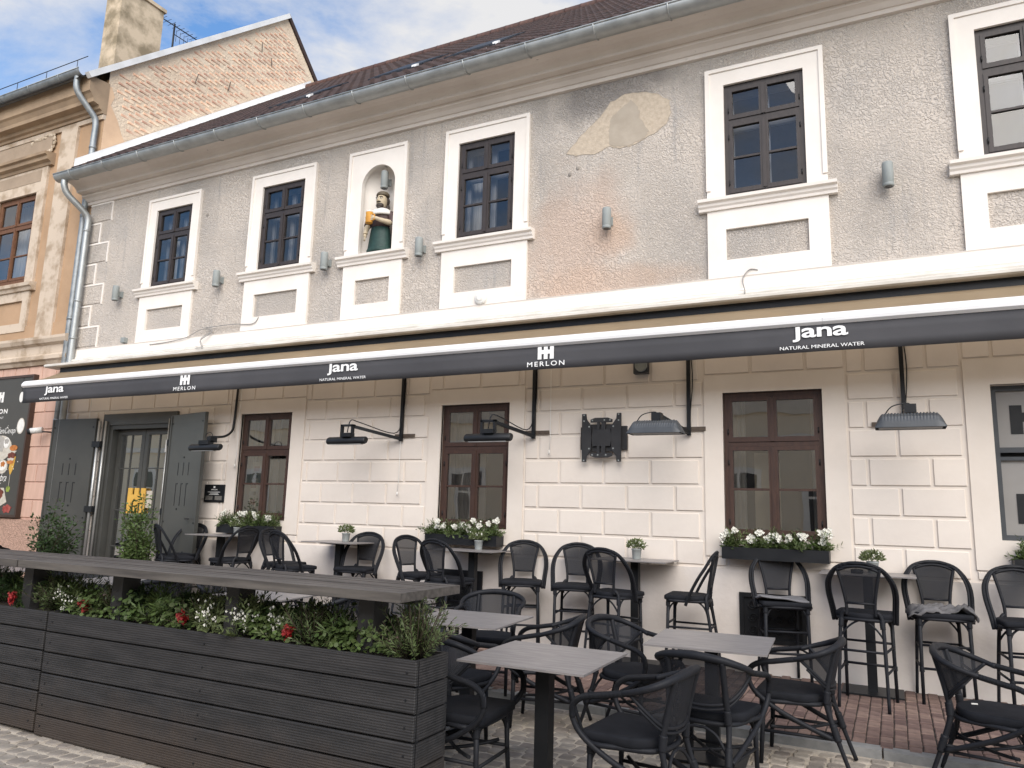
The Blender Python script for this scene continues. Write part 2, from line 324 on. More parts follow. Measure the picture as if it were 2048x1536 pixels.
def wood_planter():
    m=pm('charcoal_stained_decking',(.025,.0245,.025),(.042,.040,.040),3,8,.62,0,spec=.3,stretch=(1,6,6))
    t=m.node_tree;N=t.nodes;L=t.links;b=N['Principled BSDF']; tc=N.new('ShaderNodeTexCoord')
    wv=N.new('ShaderNodeTexWave'); wv.bands_direction='Z'; wv.inputs['Scale'].default_value=22; wv.inputs['Distortion'].default_value=.25; wv.inputs['Detail'].default_value=1; L.new(tc.outputs['Object'],wv.inputs[0])
    bp=N.new('ShaderNodeBump'); bp.inputs['Strength'].default_value=.6; bp.inputs['Distance'].default_value=.003; L.new(wv.outputs[0],bp.inputs['Height']); L.new(bp.outputs[0],b.inputs['Normal'])
    src=b.inputs['Base Color'].links[0].from_socket
    # splash mud near the paving: brown dust with its own ragged edge
    sx=N.new('ShaderNodeSeparateXYZ'); L.new(tc.outputs['Object'],sx.inputs[0]); n=N.new('ShaderNodeTexNoise'); n.inputs['Scale'].default_value=4; n.inputs['Detail'].default_value=6; L.new(tc.outputs['Object'],n.inputs[0])
    ma=N.new('ShaderNodeMath'); ma.operation='MULTIPLY_ADD'; L.new(n.outputs[0],ma.inputs[0]); ma.inputs[1].default_value=-.5; L.new(sx.outputs[2],ma.inputs[2])
    r=N.new('ShaderNodeMapRange'); r.inputs[1].default_value=.08; r.inputs[2].default_value=-.22; r.inputs[3].default_value=0; r.inputs[4].default_value=.55; L.new(ma.outputs[0],r.inputs[0])
    x=N.new('ShaderNodeMixRGB'); L.new(r.outputs[0],x.inputs[0]); L.new(src,x.inputs[1]); x.inputs[2].default_value=(.075,.055,.042,1); L.new(x.outputs[0],b.inputs['Base Color'])
    return m
MT['deck']=wood_planter()
MT['deckpost']=pm('charcoal_painted_post',(.034,.033,.033),(.045,.043,.042),4,6,.6)
MT['counter']=pm('weathered_grey_slat',(.105,.093,.083),(.052,.046,.042),3,9,.5,.4,60,.002,stretch=(.6,9,9),rnd=.22,rough2=.7)
MT['soil']=pm('dark_soil',(.03,.022,.016),(.05,.037,.027),20,6,.95,.8,60,.02)
MT['pebble']=pm('white_pebble',(.66,.63,.58),(.52,.49,.45),15,4,.7,isl=.15)
MT['cob']=pm('granite_sett',(.225,.200,.172),(.32,.28,.24),7,7,.78,.8,45,.008,rnd=.22)
MT['cob_s']=pm('granite_sett_far',(.225,.200,.172),(.32,.28,.24),7,7,.78,.8,45,.008,isl=.22)
MT['sand']=pm('sandy_joint',(.52,.46,.38),(.42,.365,.295),8,8,.95,.8,60,.012)
MT['ground']=pm('cobbled_ground',(.20,.175,.15),(.26,.23,.195),6,8,.9,.6,20,.01)
MT['brick']=pm('red_clinker_brick',(.185,.122,.102),(.135,.088,.074),9,7,.8,.5,70,.004,rnd=.34)
MT['brick_s']=pm('red_clinker_brick_far',(.185,.122,.102),(.135,.088,.074),9,7,.8,.5,70,.004,isl=.34)
MT['joint']=pm('dark_paving_joint',(.06,.048,.040),(.045,.036,.031),12,6,.95,.5,60,.006)
MT['kerb']=pm('grey_granite_kerb',(.17,.172,.17),(.24,.24,.235),9,7,.75,.6,60,.004,rnd=.1)
MT['oppw']=pm('cream_opposite_wall',(.80,.70,.54),(.76,.66,.50),1.5,6,.9)
MT['oppt']=pm('opposite_white_trim',(.78,.75,.68),(.72,.69,.62),3,5,.85)
MT['oppg']=pm('opposite_dark_pane',(.03,.032,.036),(.05,.052,.056),2,3,.15)
MT['oppr']=pm('opposite_clay_roof',(.30,.10,.06),(.20,.07,.045),3,6,.85)
MT['poster']=pm('dark_menu_print',(.062,.058,.050),(.052,.049,.042),1.5,5,.5)
MT['posterframe']=pm('brown_board_frame',(.06,.035,.026),(.045,.027,.02),5,5,.5)
def flat(name,c,c2=None,rough=.6,scale=20): MT[name]=pm(name,c,c2 or tuple(x*.8 for x in c),scale,5,rough); return MT[name]
for nm,c,c2 in [('print_plate',(.55,.51,.44),(.45,.41,.34)),('print_bun',(.50,.19,.045),(.34,.11,.025)),('print_meat',(.20,.05,.028),(.09,.025,.014)),('print_green',(.30,.36,.06),(.18,.24,.04)),
   ('print_drink',(.60,.36,.07),(.48,.27,.04)),('print_white',(.75,.74,.70),(.66,.65,.61)),('print_red',(.26,.03,.025),(.36,.10,.08)),('print_grey',(.30,.28,.25),(.42,.40,.37)),('stat_skin',(.50,.42,.30),(.43,.35,.24)),('stat_hair',(.035,.025,.02),(.055,.04,.03)),('stat_robe',(.075,.045,.042),(.06,.035,.033)),
   ('stat_green',(.018,.05,.042),(.012,.035,.03)),('stat_beer',(.55,.27,.035),(.45,.20,.025)),('stat_fur',(.68,.66,.62),(.60,.58,.53)),('stat_cap',(.12,.095,.06),(.09,.07,.045)),('cable_grey',(.30,.29,.28),(.24,.23,.22)),('red_bloom',(.30,.012,.012),(.20,.008,.008)),('white_bloom',(.78,.76,.70),(.66,.66,.58)),('potgrey',(.34,.36,.355),(.29,.31,.305)),('wirebrown',(.10,.075,.055),(.07,.05,.04))]: flat(nm,c,c2)
def leaf_m(name,c,c2):
    m=pm(name,c,c2,3,4,.5,isl=.35,spec=.35); t=m.node_tree; N=t.nodes; L=t.links; b=N['Principled BSDF']; o=N['Material Output']
    tl=N.new('ShaderNodeBsdfTranslucent'); src=b.inputs['Base Color'].links[0].from_socket; L.new(src,tl.inputs[0]); x=N.new('ShaderNodeMixShader'); x.inputs[0].default_value=.25
    L.new(b.outputs[0],x.inputs[1]); L.new(tl.outputs[0],x.inputs[2]); L.new(x.outputs[0],o.inputs[0]); return m
MT['leaf_dk']=leaf_m('dark_glossy_leaf',(.035,.062,.022),(.055,.088,.032)); MT['leaf_md']=leaf_m('mid_green_leaf',(.075,.115,.034),(.11,.155,.05))
MT['leaf_ol']=leaf_m('olive_leaf',(.11,.14,.055),(.16,.19,.085)); MT['leaf_ndl']=leaf_m('needle_leaf',(.070,.10,.036),(.12,.155,.06)); MT['bark']=pm('twig_bark',(.06,.045,.03),(.04,.03,.02),20,4,.9)
# ================================================================== ground
def pz(x): return .02-.005*min(x,0)
KY=-2.32
def cz(x,y): return pz(x)-.05+.015*(min(y,KY)-KY)
g=MB(); xs=[-300,-60,-16,-12,-8,-4,0,6,60,300]; ys=[-300,-60,-12,-8,-5,-3.5,KY+.06]
V=[(x,y,(cz(max(min(x,10),-20),max(y,-12)))-.004) for y in ys for x in xs]
g.add(V,[(j*len(xs)+i,j*len(xs)+i+1,(j+1)*len(xs)+i+1,(j+1)*len(xs)+i) for j in range(len(ys)-1) for i in range(len(xs)-1)])
street=g.build('cobbled_street',MT['sand']); tag(street,kind='structure')
# setts -------------------------------------------------------------
rs=random.Random(3)
def sett_shape(rr,w,l,h):
    n=8; pts=[]
    for k in range(n):
        ux,uy=((1,.70),(.74,1),(-.74,1),(-1,.70),(-1,-.70),(-.74,-1),(.74,-1),(1,-.70))[k]
        pts.append((ux*w/2*rr.uniform(.92,1.03),uy*l/2*rr.uniform(.92,1.03)))
    vs=[(x,y,-.05) for x,y in pts]+[(x,y,h-.008) for x,y in pts]+[(x*.86,y*.86,h+rr.uniform(-.002,.002)) for x,y in pts]
    fs=[(i,(i+1)%n,(i+1)%n+n,i+n) for i in range(n)]+[(i+n,(i+1)%n+n,(i+1)%n+2*n,i+2*n) for i in range(n)]+[tuple(range(2*n,3*n))]
    return vs,fs
SETT=[]
for i in range(10):
    m=MB(); m.add(*sett_shape(rs,.113,.104,.016),True); m.sm[-1]=False; SETT.append(m.mesh('sett',MT['cob']))
cf=Vector((0,-8.5,1.59))
def project(p):
    d=Vector(p)-cf; z=d.dot(fw); 
    if z<=.05: return None
    return 1024+1507.14*d.dot(rt)/z,768-1507.14*d.dot(up)/z,z
cells=[]; row=0; y=KY-.06
while y>-8.6:
    x=-15.0+(row%2)*.06
    while x<4.2:
        wob=.05*math.sin(x*1.1+.4*row*.2)+.035*math.sin(x*2.7)
        cells.append((x+rs.uniform(-.008,.008),y+wob*.9+rs.uniform(-.008,.008),rs.uniform(-.10,.10),rs.uniform(-.005,.006)))
        x+=.122*rs.uniform(.93,1.07)
    y-=.112; row+=1
cells=[c for c in cells if c[1]<KY-.055]
def vis(c):
    q=project((c[0],c[1],cz(c[0],c[1])))
    if not q or not(-40<q[0]<2090 and 1300<q[1]<1590): return 1e9
    x,yv=c[0],c[1]
    if -13<x<-2.25 and yv>-4.98: return 500+q[2]
    return q[2]
cells.sort(key=vis)
for i,c in enumerate(cells[:300]):
    place(SETT[i%10],'sett',street,loc=(c[0],c[1],cz(c[0],c[1])-.012+c[3]),rot=(rs.uniform(-.03,.03),rs.uniform(-.03,.03),c[2]+rs.choice((0,math.pi))))
m=MB()
for c in cells[300:]:
    if c[1]<-6.6 and c[0]<-8: continue
    vs_,fs_=sett_shape(rs,.113,.104,.016); ca,sa=math.cos(c[2]),math.sin(c[2]); z0=cz(c[0],c[1])-.012+c[3]
    m.add([(c[0]+x*ca-y*sa,c[1]+x*sa+y*ca,z0+z) for x,y,z in vs_],fs_,True); m.sm[-1]=False
m.build('setts',MT['cob_s'],street,kind='stuff')
# pavement -----------------------------------------------------------
g=MB(); xs=[-40,-14,-10,-6,-3,0,4,40]
V=[(x,y,pz(max(x,-16))-.006) for y in (KY+.06,.3) for x in xs]; n=len(xs)
V+=[(x,KY+.06,-.6) for x in xs]
g.add(V,[(i,i+1,n+i+1,n+i) for i in range(n-1)]+[(2*n+i,2*n+i+1,i+1,i) for i in range(n-1)])
pave=g.build('brick_pavement',MT['joint']); tag(pave,kind='structure')
BR=[]
for i in range(5):
    b=MB(); a,l=.0425+rs.uniform(-.0015,.001),.0765+rs.uniform(-.003,.001); h=.006; c=.006
    b.add([(-a,-l,-.03),(a,-l,-.03),(a,l,-.03),(-a,l,-.03),(-a,-l,h-c),(a,-l,h-c),(a,l,h-c),(-a,l,h-c),(-a+c,-l+c,h),(a-c,-l+c,h),(a-c,l-c,h),(-a+c,l-c,h)],
      [(0,1,5,4),(1,2,6,5),(2,3,7,6),(3,0,4,7),(4,5,9,8),(5,6,10,9),(6,7,11,10),(7,4,8,11),(8,9,10,11)]); BR.append(b)
BM=[b.mesh('paving_brick',MT['brick']) for b in BR]
bc=[]; col=0; x=-14.0
while x<3.6:
    yy=-.02-(col%2)*.085-rs.uniform(0,.01)
    while yy>KY+.20:
        bc.append((x+rs.uniform(-.002,.002),yy-.085,rs.uniform(-.012,.012),rs.uniform(-.003,.003))); yy-=.170
    x+=.0925; col+=1
def vis2(c):
    q=project((c[0],c[1],pz(c[0])))
    if not q or not(-20<q[0]<2070 and q[1]<1560): return 1e9
    return q[2]+(0 if c[0]>-3.6 else 50)
bc.sort(key=vis2)
for i,c in enumerate(bc[:300]): place(BM[i%5],'paving_brick',pave,loc=(c[0],c[1],pz(c[0])+c[3]),rot=(0,0,c[2]))
m=MB()
for i,c in enumerate(bc[300:]): m.add([(c[0]+v[0],c[1]+v[1],pz(c[0])+c[3]+v[2]) for v in BR[i%5].v],BR[i%5].f)
m.build('paving_bricks',MT['brick_s'],pave,kind='stuff')
x=-13.6; i=0
while x<4:
    l=rs.uniform(.85,1.15); m=MB(); z=pz(x+l/2)+.004
    m.box(x+.006,x+l-.006,KY,KY+.14,z-.3,z); m.v=[(a,b+(.008 if (b<KY+.01 and c>z-.01) else 0),c) for a,b,c in m.v]
    m.build('kerb_stone',MT['kerb'],pave); x+=l; i+=1
# ================================================================== restaurant building
B=thing('restaurant_building','two-storey building with grey stucco above, cream blocks below and dark tiled roof','building')
XL,XR=-13.32,9.0
UW=[(-11.41,-10.52),(-8.90,-8.01),(-5.21,-4.33),(-1.56,-.67),(1.007,1.90),(4.3,5.19)]
US=[(-11.62,-10.32),(-9.13,-7.79),(-5.42,-4.11),(-1.77,-.456),(.789,2.10),(4.09,5.40)]
LW=[(-8.95,-7.92),(-5.315,-4.30),(-1.642,-.61)]
LS=[(-9.16,-7.673),(-5.50,-4.087),(-1.847,-.39)]
ZT,ZB=6.69,5.27
DOOR=(-12.0,-10.48,.0,2.93)
RWIN=(.90,2.35,1.46,2.94)
def wall(m,x0,x1,z0,z1,holes,y=0,t=.32):
    X=sorted({x0,x1}|{v for h in holes for v in h[:2]}); Z=sorted({z0,z1}|{v for h in holes for v in h[2:4]})
    X=[v for v in X if x0<=v<=x1]; Z=[v for v in Z if z0<=v<=z1]
    for i in range(len(X)-1):
        for j in range(len(Z)-1):
            cx,c_z=(X[i]+X[i+1])/2,(Z[j]+Z[j+1])/2
            if any(h[0]<cx<h[1] and h[2]<c_z<h[3] for h in holes): continue
            m.add([(X[i],y,Z[j]),(X[i+1],y,Z[j]),(X[i+1],y,Z[j+1]),(X[i],y,Z[j+1])],[(0,1,2,3)])
    for a,b,c,d in holes:
        m.add([(a,y,c),(b,y,c),(b,y,d),(a,y,d),(a,y+t,c),(b,y+t,c),(b,y+t,d),(a,y+t,d)],[(0,4,5,1),(1,5,6,2),(2,6,7,3),(3,7,4,0)])
m=MB(); NICHE=(-6.96,-6.20,5.24,6.70)
wall(m,XL,XR,4.2,7.5,[(a,b,ZB,ZT) for a,b in UW]+[NICHE])
m.build('upper_wall',MT['stucco'],B)
m=MB(); holes=[(a,b,1.38,2.974) for a,b in LW]+[DOOR,RWIN]
wall(m,XL,XR,-.1,4.22,holes); m.build('lower_wall',MT['cream'],B)
m=MB(); m.add([(XL,0,-.1),(XL,9,-.1),(XL,9,7.6),(XL,0,7.6),(XR,0,-.1),(XR,11,-.1),(XR,11,7.6),(XR,0,7.6),(XR,5.4,12.3),(XL,5.4,12.3)],[(3,2,1,0),(4,5,6,7),(7,6,8)]); m.build('side_wall',MT['stucco'],B)
m=MB(); m.box(XL-.01,-12.2,-.032,.05,-.05,1.06); m.box(-10.3,XR,-.032,.05,-.05,1.06); m.build('plinth',MT['plinth'],B)
# blocks
ZJ=[1.06+.2955*k for k in range(11)]; ZJ[0]=1.075
avoid=[(a,b,1.19,3.175) for a,b in LS]+[(-12.20,-10.32,-.1,3.16),(.68,2.6,1.18,3.2)]
cache={}
def blk(x0,x1,z0,z1):
    if x1-x0<.05 or z1-z0<.05: return
    key=(round(x1-x0,3),round(z1-z0,3))
    if key not in cache:
        mm=MB(); mm.cbox(-key[0]/2,key[0]/2,-.0145,.02,-key[1]/2,key[1]/2,.004); cache[key]=mm.mesh('wall_block',MT['block'])
    place(cache[key],'wall_block',B,loc=((x0+x1)/2,0,(z0+z1)/2))
J=.017
for r in range(10):
    z0,z1=ZJ[r]+J,ZJ[r+1]-J
    if z1>4.0: break
    off=-7.28 if r%2==0 else -6.997
    k=-12
    while True:
        a=off+.566*k; b=a+.566; k+=1
        if a>3.4: break
        if b<XL+.05: continue
        segs=[(max(a,XL)+J,b-J)]
        zz=[(z0,z1)]
        for (p,q,s,t) in avoid:
            if t<=z0+.02 or s>=z1-.02: continue
            if s>z0+.06: zlo=(z0,s-.02)   # block row above/below an opening edge
            else: zlo=None
            if t<z1-.06: zhi=(t+.02,z1)
            else: zhi=None
            ns=[]
            for u,v in segs:
                if v<=p-.02 or u>=q+.02: ns.append((u,v)); continue
                if u<p-.02: ns.append((u,p-.03))
                if v>q+.02: ns.append((q+.03,v))
                for zz_ in (zlo,zhi):
                    if zz_: blk(max(u,p+.01),min(v,q-.01),*zz_)
            segs=ns
        for u,v in segs: blk(u,v,z0,z1)
# quoins at left corner on the upper floor
zq=4.32; k=0
while zq<7.0:
    wq=.62 if k%2==0 else .34
    m=MB(); m.box(XL,XL+wq,-.012,.01,zq+.03,min(zq+.37,7.08)); m.build('quoin_block',MT['stucco'],B)
    m=MB(); h1=min(zq+.40,7.10); m.box(XL+wq,XL+wq+.028,-.018,.01,zq,h1); m.box(XL,XL+wq,-.0185,.01,min(zq+.37,7.08),min(zq+.40,7.11)); m.build('quoin_joint',MT['trim'],B)
    zq+=.40; k+=1
# bare plaster patch
def rough_poly(pts,amp,rr):
    out=[]
    for i,(x,z) in enumerate(pts):
        x2,z2=pts[(i+1)%len(pts)]
        for t in (0,.25,.5,.75): out.append((x+(x2-x)*t+rr.uniform(-amp,amp),z+(z2-z)*t+rr.uniform(-amp,amp)))
    return out
P1=[(-3.59,6.23),(-3.4,6.42),(-3.23,6.56),(-3.09,6.68),(-2.98,6.82),(-2.79,6.88),(-2.56,6.86),(-2.35,6.78),(-2.22,6.66),(-2.2,6.5),(-2.26,6.36),(-2.4,6.28),(-2.53,6.23),(-2.69,6.16),(-2.85,6.16),(-3.0,6.22),(-3.19,6.15),(-3.46,6.18)]
P2=[(-2.98,6.59),(-2.82,6.71),(-2.71,6.79),(-2.61,6.68),(-2.59,6.52),(-2.48,6.32),(-2.53,6.23),(-2.69,6.18),(-2.85,6.175),(-2.99,6.24),(-3.01,6.43)]
P1=rough_poly(P1,.008,rs); P2=rough_poly(P2,.012,rs)
m=MB(); m.prism_xz(P1,-.0035,.002); pp=m.build('plaster_patch',MT['patch'],B)
m=MB(); m.prism_xz(P2,-.0070,-.002); m.build('mortar_fill',MT['patch2'],pp)
m=MB(); ring=[(x,-.002,z) for x,z in P1]; m.tube(ring,.0035,5,True); m.build('broken_edge',MT['patch2'],pp)
# small holes in stucco
for x,z in [(-3.53,5.93),(-10.17,6.43),(-3.42,6.0)]:
    m=MB(); m.ball((x,-.002,z),(.025,.01,.03),7,5); m.build('stucco_hole',MT['room'],B)
# cornice
prof=[(0.02,7.10),(-.04,7.112),(-.042,7.165),(-.058,7.167),(-.075,7.185),(-.10,7.215),(-.135,7.235),(-.15,7.240),(-.152,7.285),(-.262,7.287),(-.264,7.325),(-.30,7.365),(-.35,7.395),(-.41,7.412),(-.455,7.416),(-.47,7.42),(-.47,7.52),(.02,7.56)]
m=MB(); m.extrude_x(prof,XL-.12,XR); m.build('cornice',MT['cornice'],B)
# string course and its mouldings
m=MB(); m.extrude_x([(.02,4.10),(-.05,4.10),(-.06,4.13),(-.045,4.15),(-.045,4.285),(-.055,4.30),(.02,4.315)],XL+.06,XR); m.build('string_course',MT['trim'],B)
m=MB(); m.extrude_x([(.02,3.98),(-.09,3.98),(-.12,4.02),(-.13,4.07),(-.115,4.098),(.02,4.105)],XL+.02,XR); m.build('string_moulding',MT['cass'],B)
# ---- windows
def ring(m,x0,x1,z0,z1,w,y0,y1,wb=None):
    wb=wb if wb is not None else w
    m.box(x0,x0+w,y0,y1,z0,z1); m.box(x1-w,x1,y0,y1,z0,z1); m.box(x0+w,x1-w,y0,y1,z1-w,z1); m.box(x0+w,x1-w,y0,y1,z0,z0+wb)
def window(par,x0,x1,z0,z1,yf,ztr,zbar,wood,glass,curtain=0,fw_=.05,inner=True,rr=random.Random(1)):
    W=place(None,'window',par)
    m=MB(); ring(m,x0+.002,x1-.002,z0+.002,z1-.002,fw_,yf-.015,yf+.07); cx=(x0+x1)/2
    m.box(x0+fw_,x1-fw_,yf-.012,yf+.06,ztr-.025,ztr+.025); m.build('frame',wood,W)
    sw=.042
    for (a,b) in ((x0+fw_,cx-.004),(cx+.004,x1-fw_)):
        for (c,d,low) in ((z0+fw_,ztr-.025,True),(ztr+.025,z1-fw_,False)):
            m=MB(); ring(m,a+.002,b-.002,c+.002,d-.002,sw,yf-.024,yf+.03,sw*1.25); m.build('sash',wood,W)
            if low:
                m=MB(); m.box(a+sw,b-sw,yf-.016,yf+.02,zbar-.012,zbar+.012); m.build('glazing_bar',wood,W)
                pr=((c+sw,zbar-.012),(zbar+.012,d-sw))
            else: pr=((c+sw,d-sw),)
            for e,f in pr:
                m=MB(); t=rr.uniform(-.004,.004); m.add([(a+sw-.004,yf+.004+t,e-.004),(b-sw+.004,yf+.004-t,e-.004),(b-sw+.004,yf+.004-t,f+.004),(a+sw-.004,yf+.004+t,f+.004)],[(0,1,2,3)]); m.build('pane',glass,W)
    m=MB(); m.box(cx-.022,cx+.022,yf-.034,yf-.018,z0+fw_+.02,ztr-.03); m.box(cx-.022,cx+.022,yf-.034,yf-.018,ztr+.03,z1-fw_-.01); m.build('cover_strip',wood,W)
    for zz in (z0+.18,ztr-.2,ztr+.14):
        for xx in (x0+fw_,x1-fw_):
            m=MB(); m.tube([(xx,yf-.026,zz-.03),(xx,yf-.026,zz+.03)],.008,6); m.build('hinge',MT['black'],W)
    # room behind
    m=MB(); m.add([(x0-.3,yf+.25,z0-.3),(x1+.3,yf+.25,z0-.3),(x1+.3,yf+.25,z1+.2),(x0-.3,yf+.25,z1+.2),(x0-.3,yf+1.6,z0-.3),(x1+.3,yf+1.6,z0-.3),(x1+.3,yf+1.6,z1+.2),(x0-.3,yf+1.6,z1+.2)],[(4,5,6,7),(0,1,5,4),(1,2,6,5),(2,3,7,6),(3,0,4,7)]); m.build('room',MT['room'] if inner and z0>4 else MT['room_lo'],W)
    if inner:
        m=MB(); yi=yf+.20; ring(m,x0+.02,x1-.02,z0+.02,z1-.02,.055,yi,yi+.04); m.box(cx-.04,cx+.04,yi,yi+.04,z0+.05,z1-.05); m.box(x0+.05,x1-.05,yi-.003,yi+.037,ztr-.03,ztr+.03); m.build('inner_casement',MT['inner_white'],W)
    if curtain:
        m=MB(); yi=yf+.42
        spans=[(x0-.05,x0+(x1-x0)*curtain),(x1-(x1-x0)*curtain,x1+.05)]
        for a,b in spans:
            nn=14; vs_=[]
            for i in range(nn+1):
                xx=a+(b-a)*i/nn; yy=yi+.03*math.sin(i*2.1); vs_+=[(xx,yy,z0-.1),(xx,yy,z1+.05)]
            m.add(vs_,[(2*i,2*i+2,2*i+3,2*i+1) for i in range(nn)],True)
        m.build('curtain',MT['curtain'],W)
    return W
def upper_trim(W,s0,s1,w0,w1,panel,niche=False):
    m=MB()
    y0=-.035
    if not niche:
        m.box(s0,w0,y0,.03,5.25,6.905); m.box(w1,s1,y0,.03,5.25,6.905); m.box(w0,w1,y0,.03,ZT,6.905); m.box(w0,w1,y0,.03,5.25,ZB)
    else:
        cx=(w0+w1)/2; rr=(w1-w0)/2; zs=6.64-rr
        arcp=[(cx+rr*math.cos(a),zs+rr*math.sin(a)) for a in [math.pi*i/16 for i in range(17)]]
        # right half and left half around the arch
        Rp=[(w1,5.25),(s1,5.25),(s1,6.905),(cx,6.905)]+[(x,z) for x,z in reversed(arcp[:9])]
        Lp=[(s0,5.25),(w0,5.25)]+[(x,z) for x,z in reversed(arcp[8:])]+[(cx,6.905),(s0,6.905)]
        m.prism_xz(Rp,y0,.03); m.prism_xz(Lp,y0,.03)
    m.build('surround',MT['trim'],W)
    m=MB(); f=.045; m.box(s0-.004,s0+f,-.052,-.03,5.37,6.91); m.box(s1-f,s1+.004,-.052,-.03,5.37,6.91); m.box(s0+f,s1-f,-.052,-.03,6.91-f,6.91); m.build('surround_fillet',MT['trim'],W)
    m=MB(); m.extrude_x([(.0,5.12),(-.06,5.12),(-.065,5.15),(-.085,5.17),(-.09,5.20),(-.125,5.215),(-.13,5.25),(.0,5.265)],s0-.095,s1+.095); m.build('sill',MT['trim'],W)
    m=MB(); p0,p1=panel; m.box(s0,p0,-.035,.01,4.30,5.13); m.box(p1,s1,-.035,.01,4.30,5.13); m.box(p0,p1,-.035,.01,4.88,5.13); m.box(p0,p1,-.035,.01,4.30,4.51); m.build('apron',MT['trim'],W)
rw=random.Random(5)
for i,((a,b),(s0,s1)) in enumerate(zip(UW,US)):
    W=window(B,a,b,ZB,ZT,.02,6.22,5.76,MT['wood_up'],MT['glass'],curtain=(.12,.0,.3,.0,.0,.2)[i],rr=rw)
    upper_trim(W,s0,s1,a,b,(a,b))
NI=place(None,'niche',B); upper_trim(NI,-7.134,-6.086,-6.88,-6.28,(-6.90,-6.29),True)
m=MB(); cx=-6.58; rr_=.345
vs_=[];n=14
for j,(z,sc) in enumerate([(5.25,1),(5.6,1),(6.0,1),(6.30,1),(6.45,.92),(6.56,.75),(6.64,.45),(6.68,.08)]):
    for i in range(n+1):
        a=math.pi*i/n; vs_.append((cx+rr_*math.cos(a)*sc,-.0+.26*math.sin(a)*(.6+.4*sc)+.0,z))
m.add(vs_,[(j*(n+1)+i,j*(n+1)+i+1,(j+1)*(n+1)+i+1,(j+1)*(n+1)+i) for j in range(7) for i in range(n)],True)
m.add([(cx-rr_,-.03,5.262),(cx+rr_,-.03,5.262),(cx+rr_,.30,5.262),(cx-rr_,.30,5.262)],[(0,1,2,3)]); m.build('niche_shell',MT['trim'],NI)
for i,((a,b),(s0,s1)) in enumerate(zip(LW,LS)):
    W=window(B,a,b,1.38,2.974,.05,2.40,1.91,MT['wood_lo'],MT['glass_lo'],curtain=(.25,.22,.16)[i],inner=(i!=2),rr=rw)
    m=MB(); y0=-.020; m.box(s0,a,y0,.03,1.19,3.175); m.box(b,s1,y0,.03,1.19,3.175); m.box(a,b,y0,.03,2.974,3.175); m.box(a,b,y0,.03,1.19,1.38); m.build('surround',MT['cream'],W)
    if i==2:
        m=MB(); m.box(a+.26,(a+b)/2+.02,.40,.41,1.3,2.33); m.build('reflection_panel',MT['oppw'],W)  # cream panel added indoors in place of a brighter reflection in the panes
    if i==1:
        m=MB(); m.box(b-.22,b+.1,.42,.43,1.3,2.9); m.build('reflection_panel',MT['oppw'],W)  # same added cream panel, lightening one side of the middle window
    if i==0:
        for k,(px_,pz_) in enumerate(((a+.16,1.55),(a+.16,1.80),(a+.20,2.05))):
            m=MB(); m.box(px_,px_+.17,.115,.118,pz_,pz_+.19); m.build('window_notice',MT['print_plate'],W)
            m=MB(); m.box(px_+.03,px_+.14,.112,.1145,pz_+.05,pz_+.13); m.build('window_notice_print',MT['print_red'],W)
# right shop window
W=place(None,'shop_window',B); a,b,c,d=RWIN
m=MB(); m.box(.68,a,-.02,.03,1.18,3.2); m.box(b,2.6,-.02,.03,1.18,3.2); m.box(a,b,-.02,.03,d,3.2); m.box(a,b,-.02,.03,1.18,c); m.build('surround',MT['cream'],W)
m=MB(); m.box(a+.02,b-.02,.20,.22,c,d); m.build('backing',MT['black'],W)
m=MB(); ring(m,a+.003,b-.003,c,d,.05,.10,.17); m.box(a+.05,b-.05,.105,.165,2.29,2.34); m.box(a+.05,b-.05,.105,.165,2.215,2.25); m.build('frame',MT['dkgrey'],W)
for e,f in ((c+.05,2.215),(2.34,d-.05)):
    m=MB(); m.add([(a+.05,.14,e),(b-.05,.14,e),(b-.05,.14,f),(a+.05,.14,f)],[(0,1,2,3)]); m.build('pane',MT['frost'],W)
def tower(m,x,z,w,h,y0,y1):
    for k in range(3):
        cx=x+w*(.0+.38*k); m.box(cx,cx+w*.24,y0,y1,z,z+h)
    for k in range(2):
        cx=x+w*(.24+.38*k); m.box(cx,cx+w*.14,y0,y1,z+h*.42,z+h*.74)
for zz in (2.47,1.62):
    m=MB(); tower(m,1.06,zz,.42,.28,.134,.139); m.build('tower_emblem',MT['black'],W)
# ---- roof
m=MB(); sl=.83; n=MB()
ty=0; rowlen=.30; yv=-.60; 
dz=lambda y:8.02+sl*y
rows=int((5.4+.6)/.26)+1
for r in range(rows):
    y0=-.60+.26*r; y1=min(y0+.30,5.45)
    x=XL+.10+(r%2)*.0
    while x<XR:
        # pan tile: shallow wave of 4 facets
        prof=[(0,.0),(.05,.012),(.11,.045),(.17,.045),(.21,.012)]
        vs_=[(x+px,y0,dz(y0)+pzz+.035) for px,pzz in prof]+[(x+px,y1,dz(y1)+pzz+.008) for px,pzz in prof]+[(x+px,y0,dz(y0)+pzz+.015) for px,pzz in prof]
        m.add(vs_,[(i,i+1,5+i+1,5+i) for i in range(4)]+[(10+i,10+i+1,i+1,i) for i in range(4)]); x+=.21
RO=MB(); RO.add([(XL,-.58,dz(-.58)),(XR,-.58,dz(-.58)),(XR,5.4,dz(5.4)),(XL,5.4,dz(5.4)),(XL,11.4,dz(5.4)-5),(XR,11.4,dz(5.4)-5)],[(0,1,2,3),(3,2,5,4)])
RF=RO.build('roof',MT['tile'],B); m.build('roof_tiles',MT['tile'],RF,kind='stuff')
rt_=MB(); rt_.tube([(-.21,0,0),(-.18,0,0),(.17,0,.012),(.21,0,.018)],[.125,.118,.108,.10],10); rtm=rt_.mesh('ridge_tile',MT['rtile'])
x=XL+.2
while x<4.5: place(rtm,'ridge_tile',RF,loc=(x,5.42,dz(5.42)+.01)); x+=.37
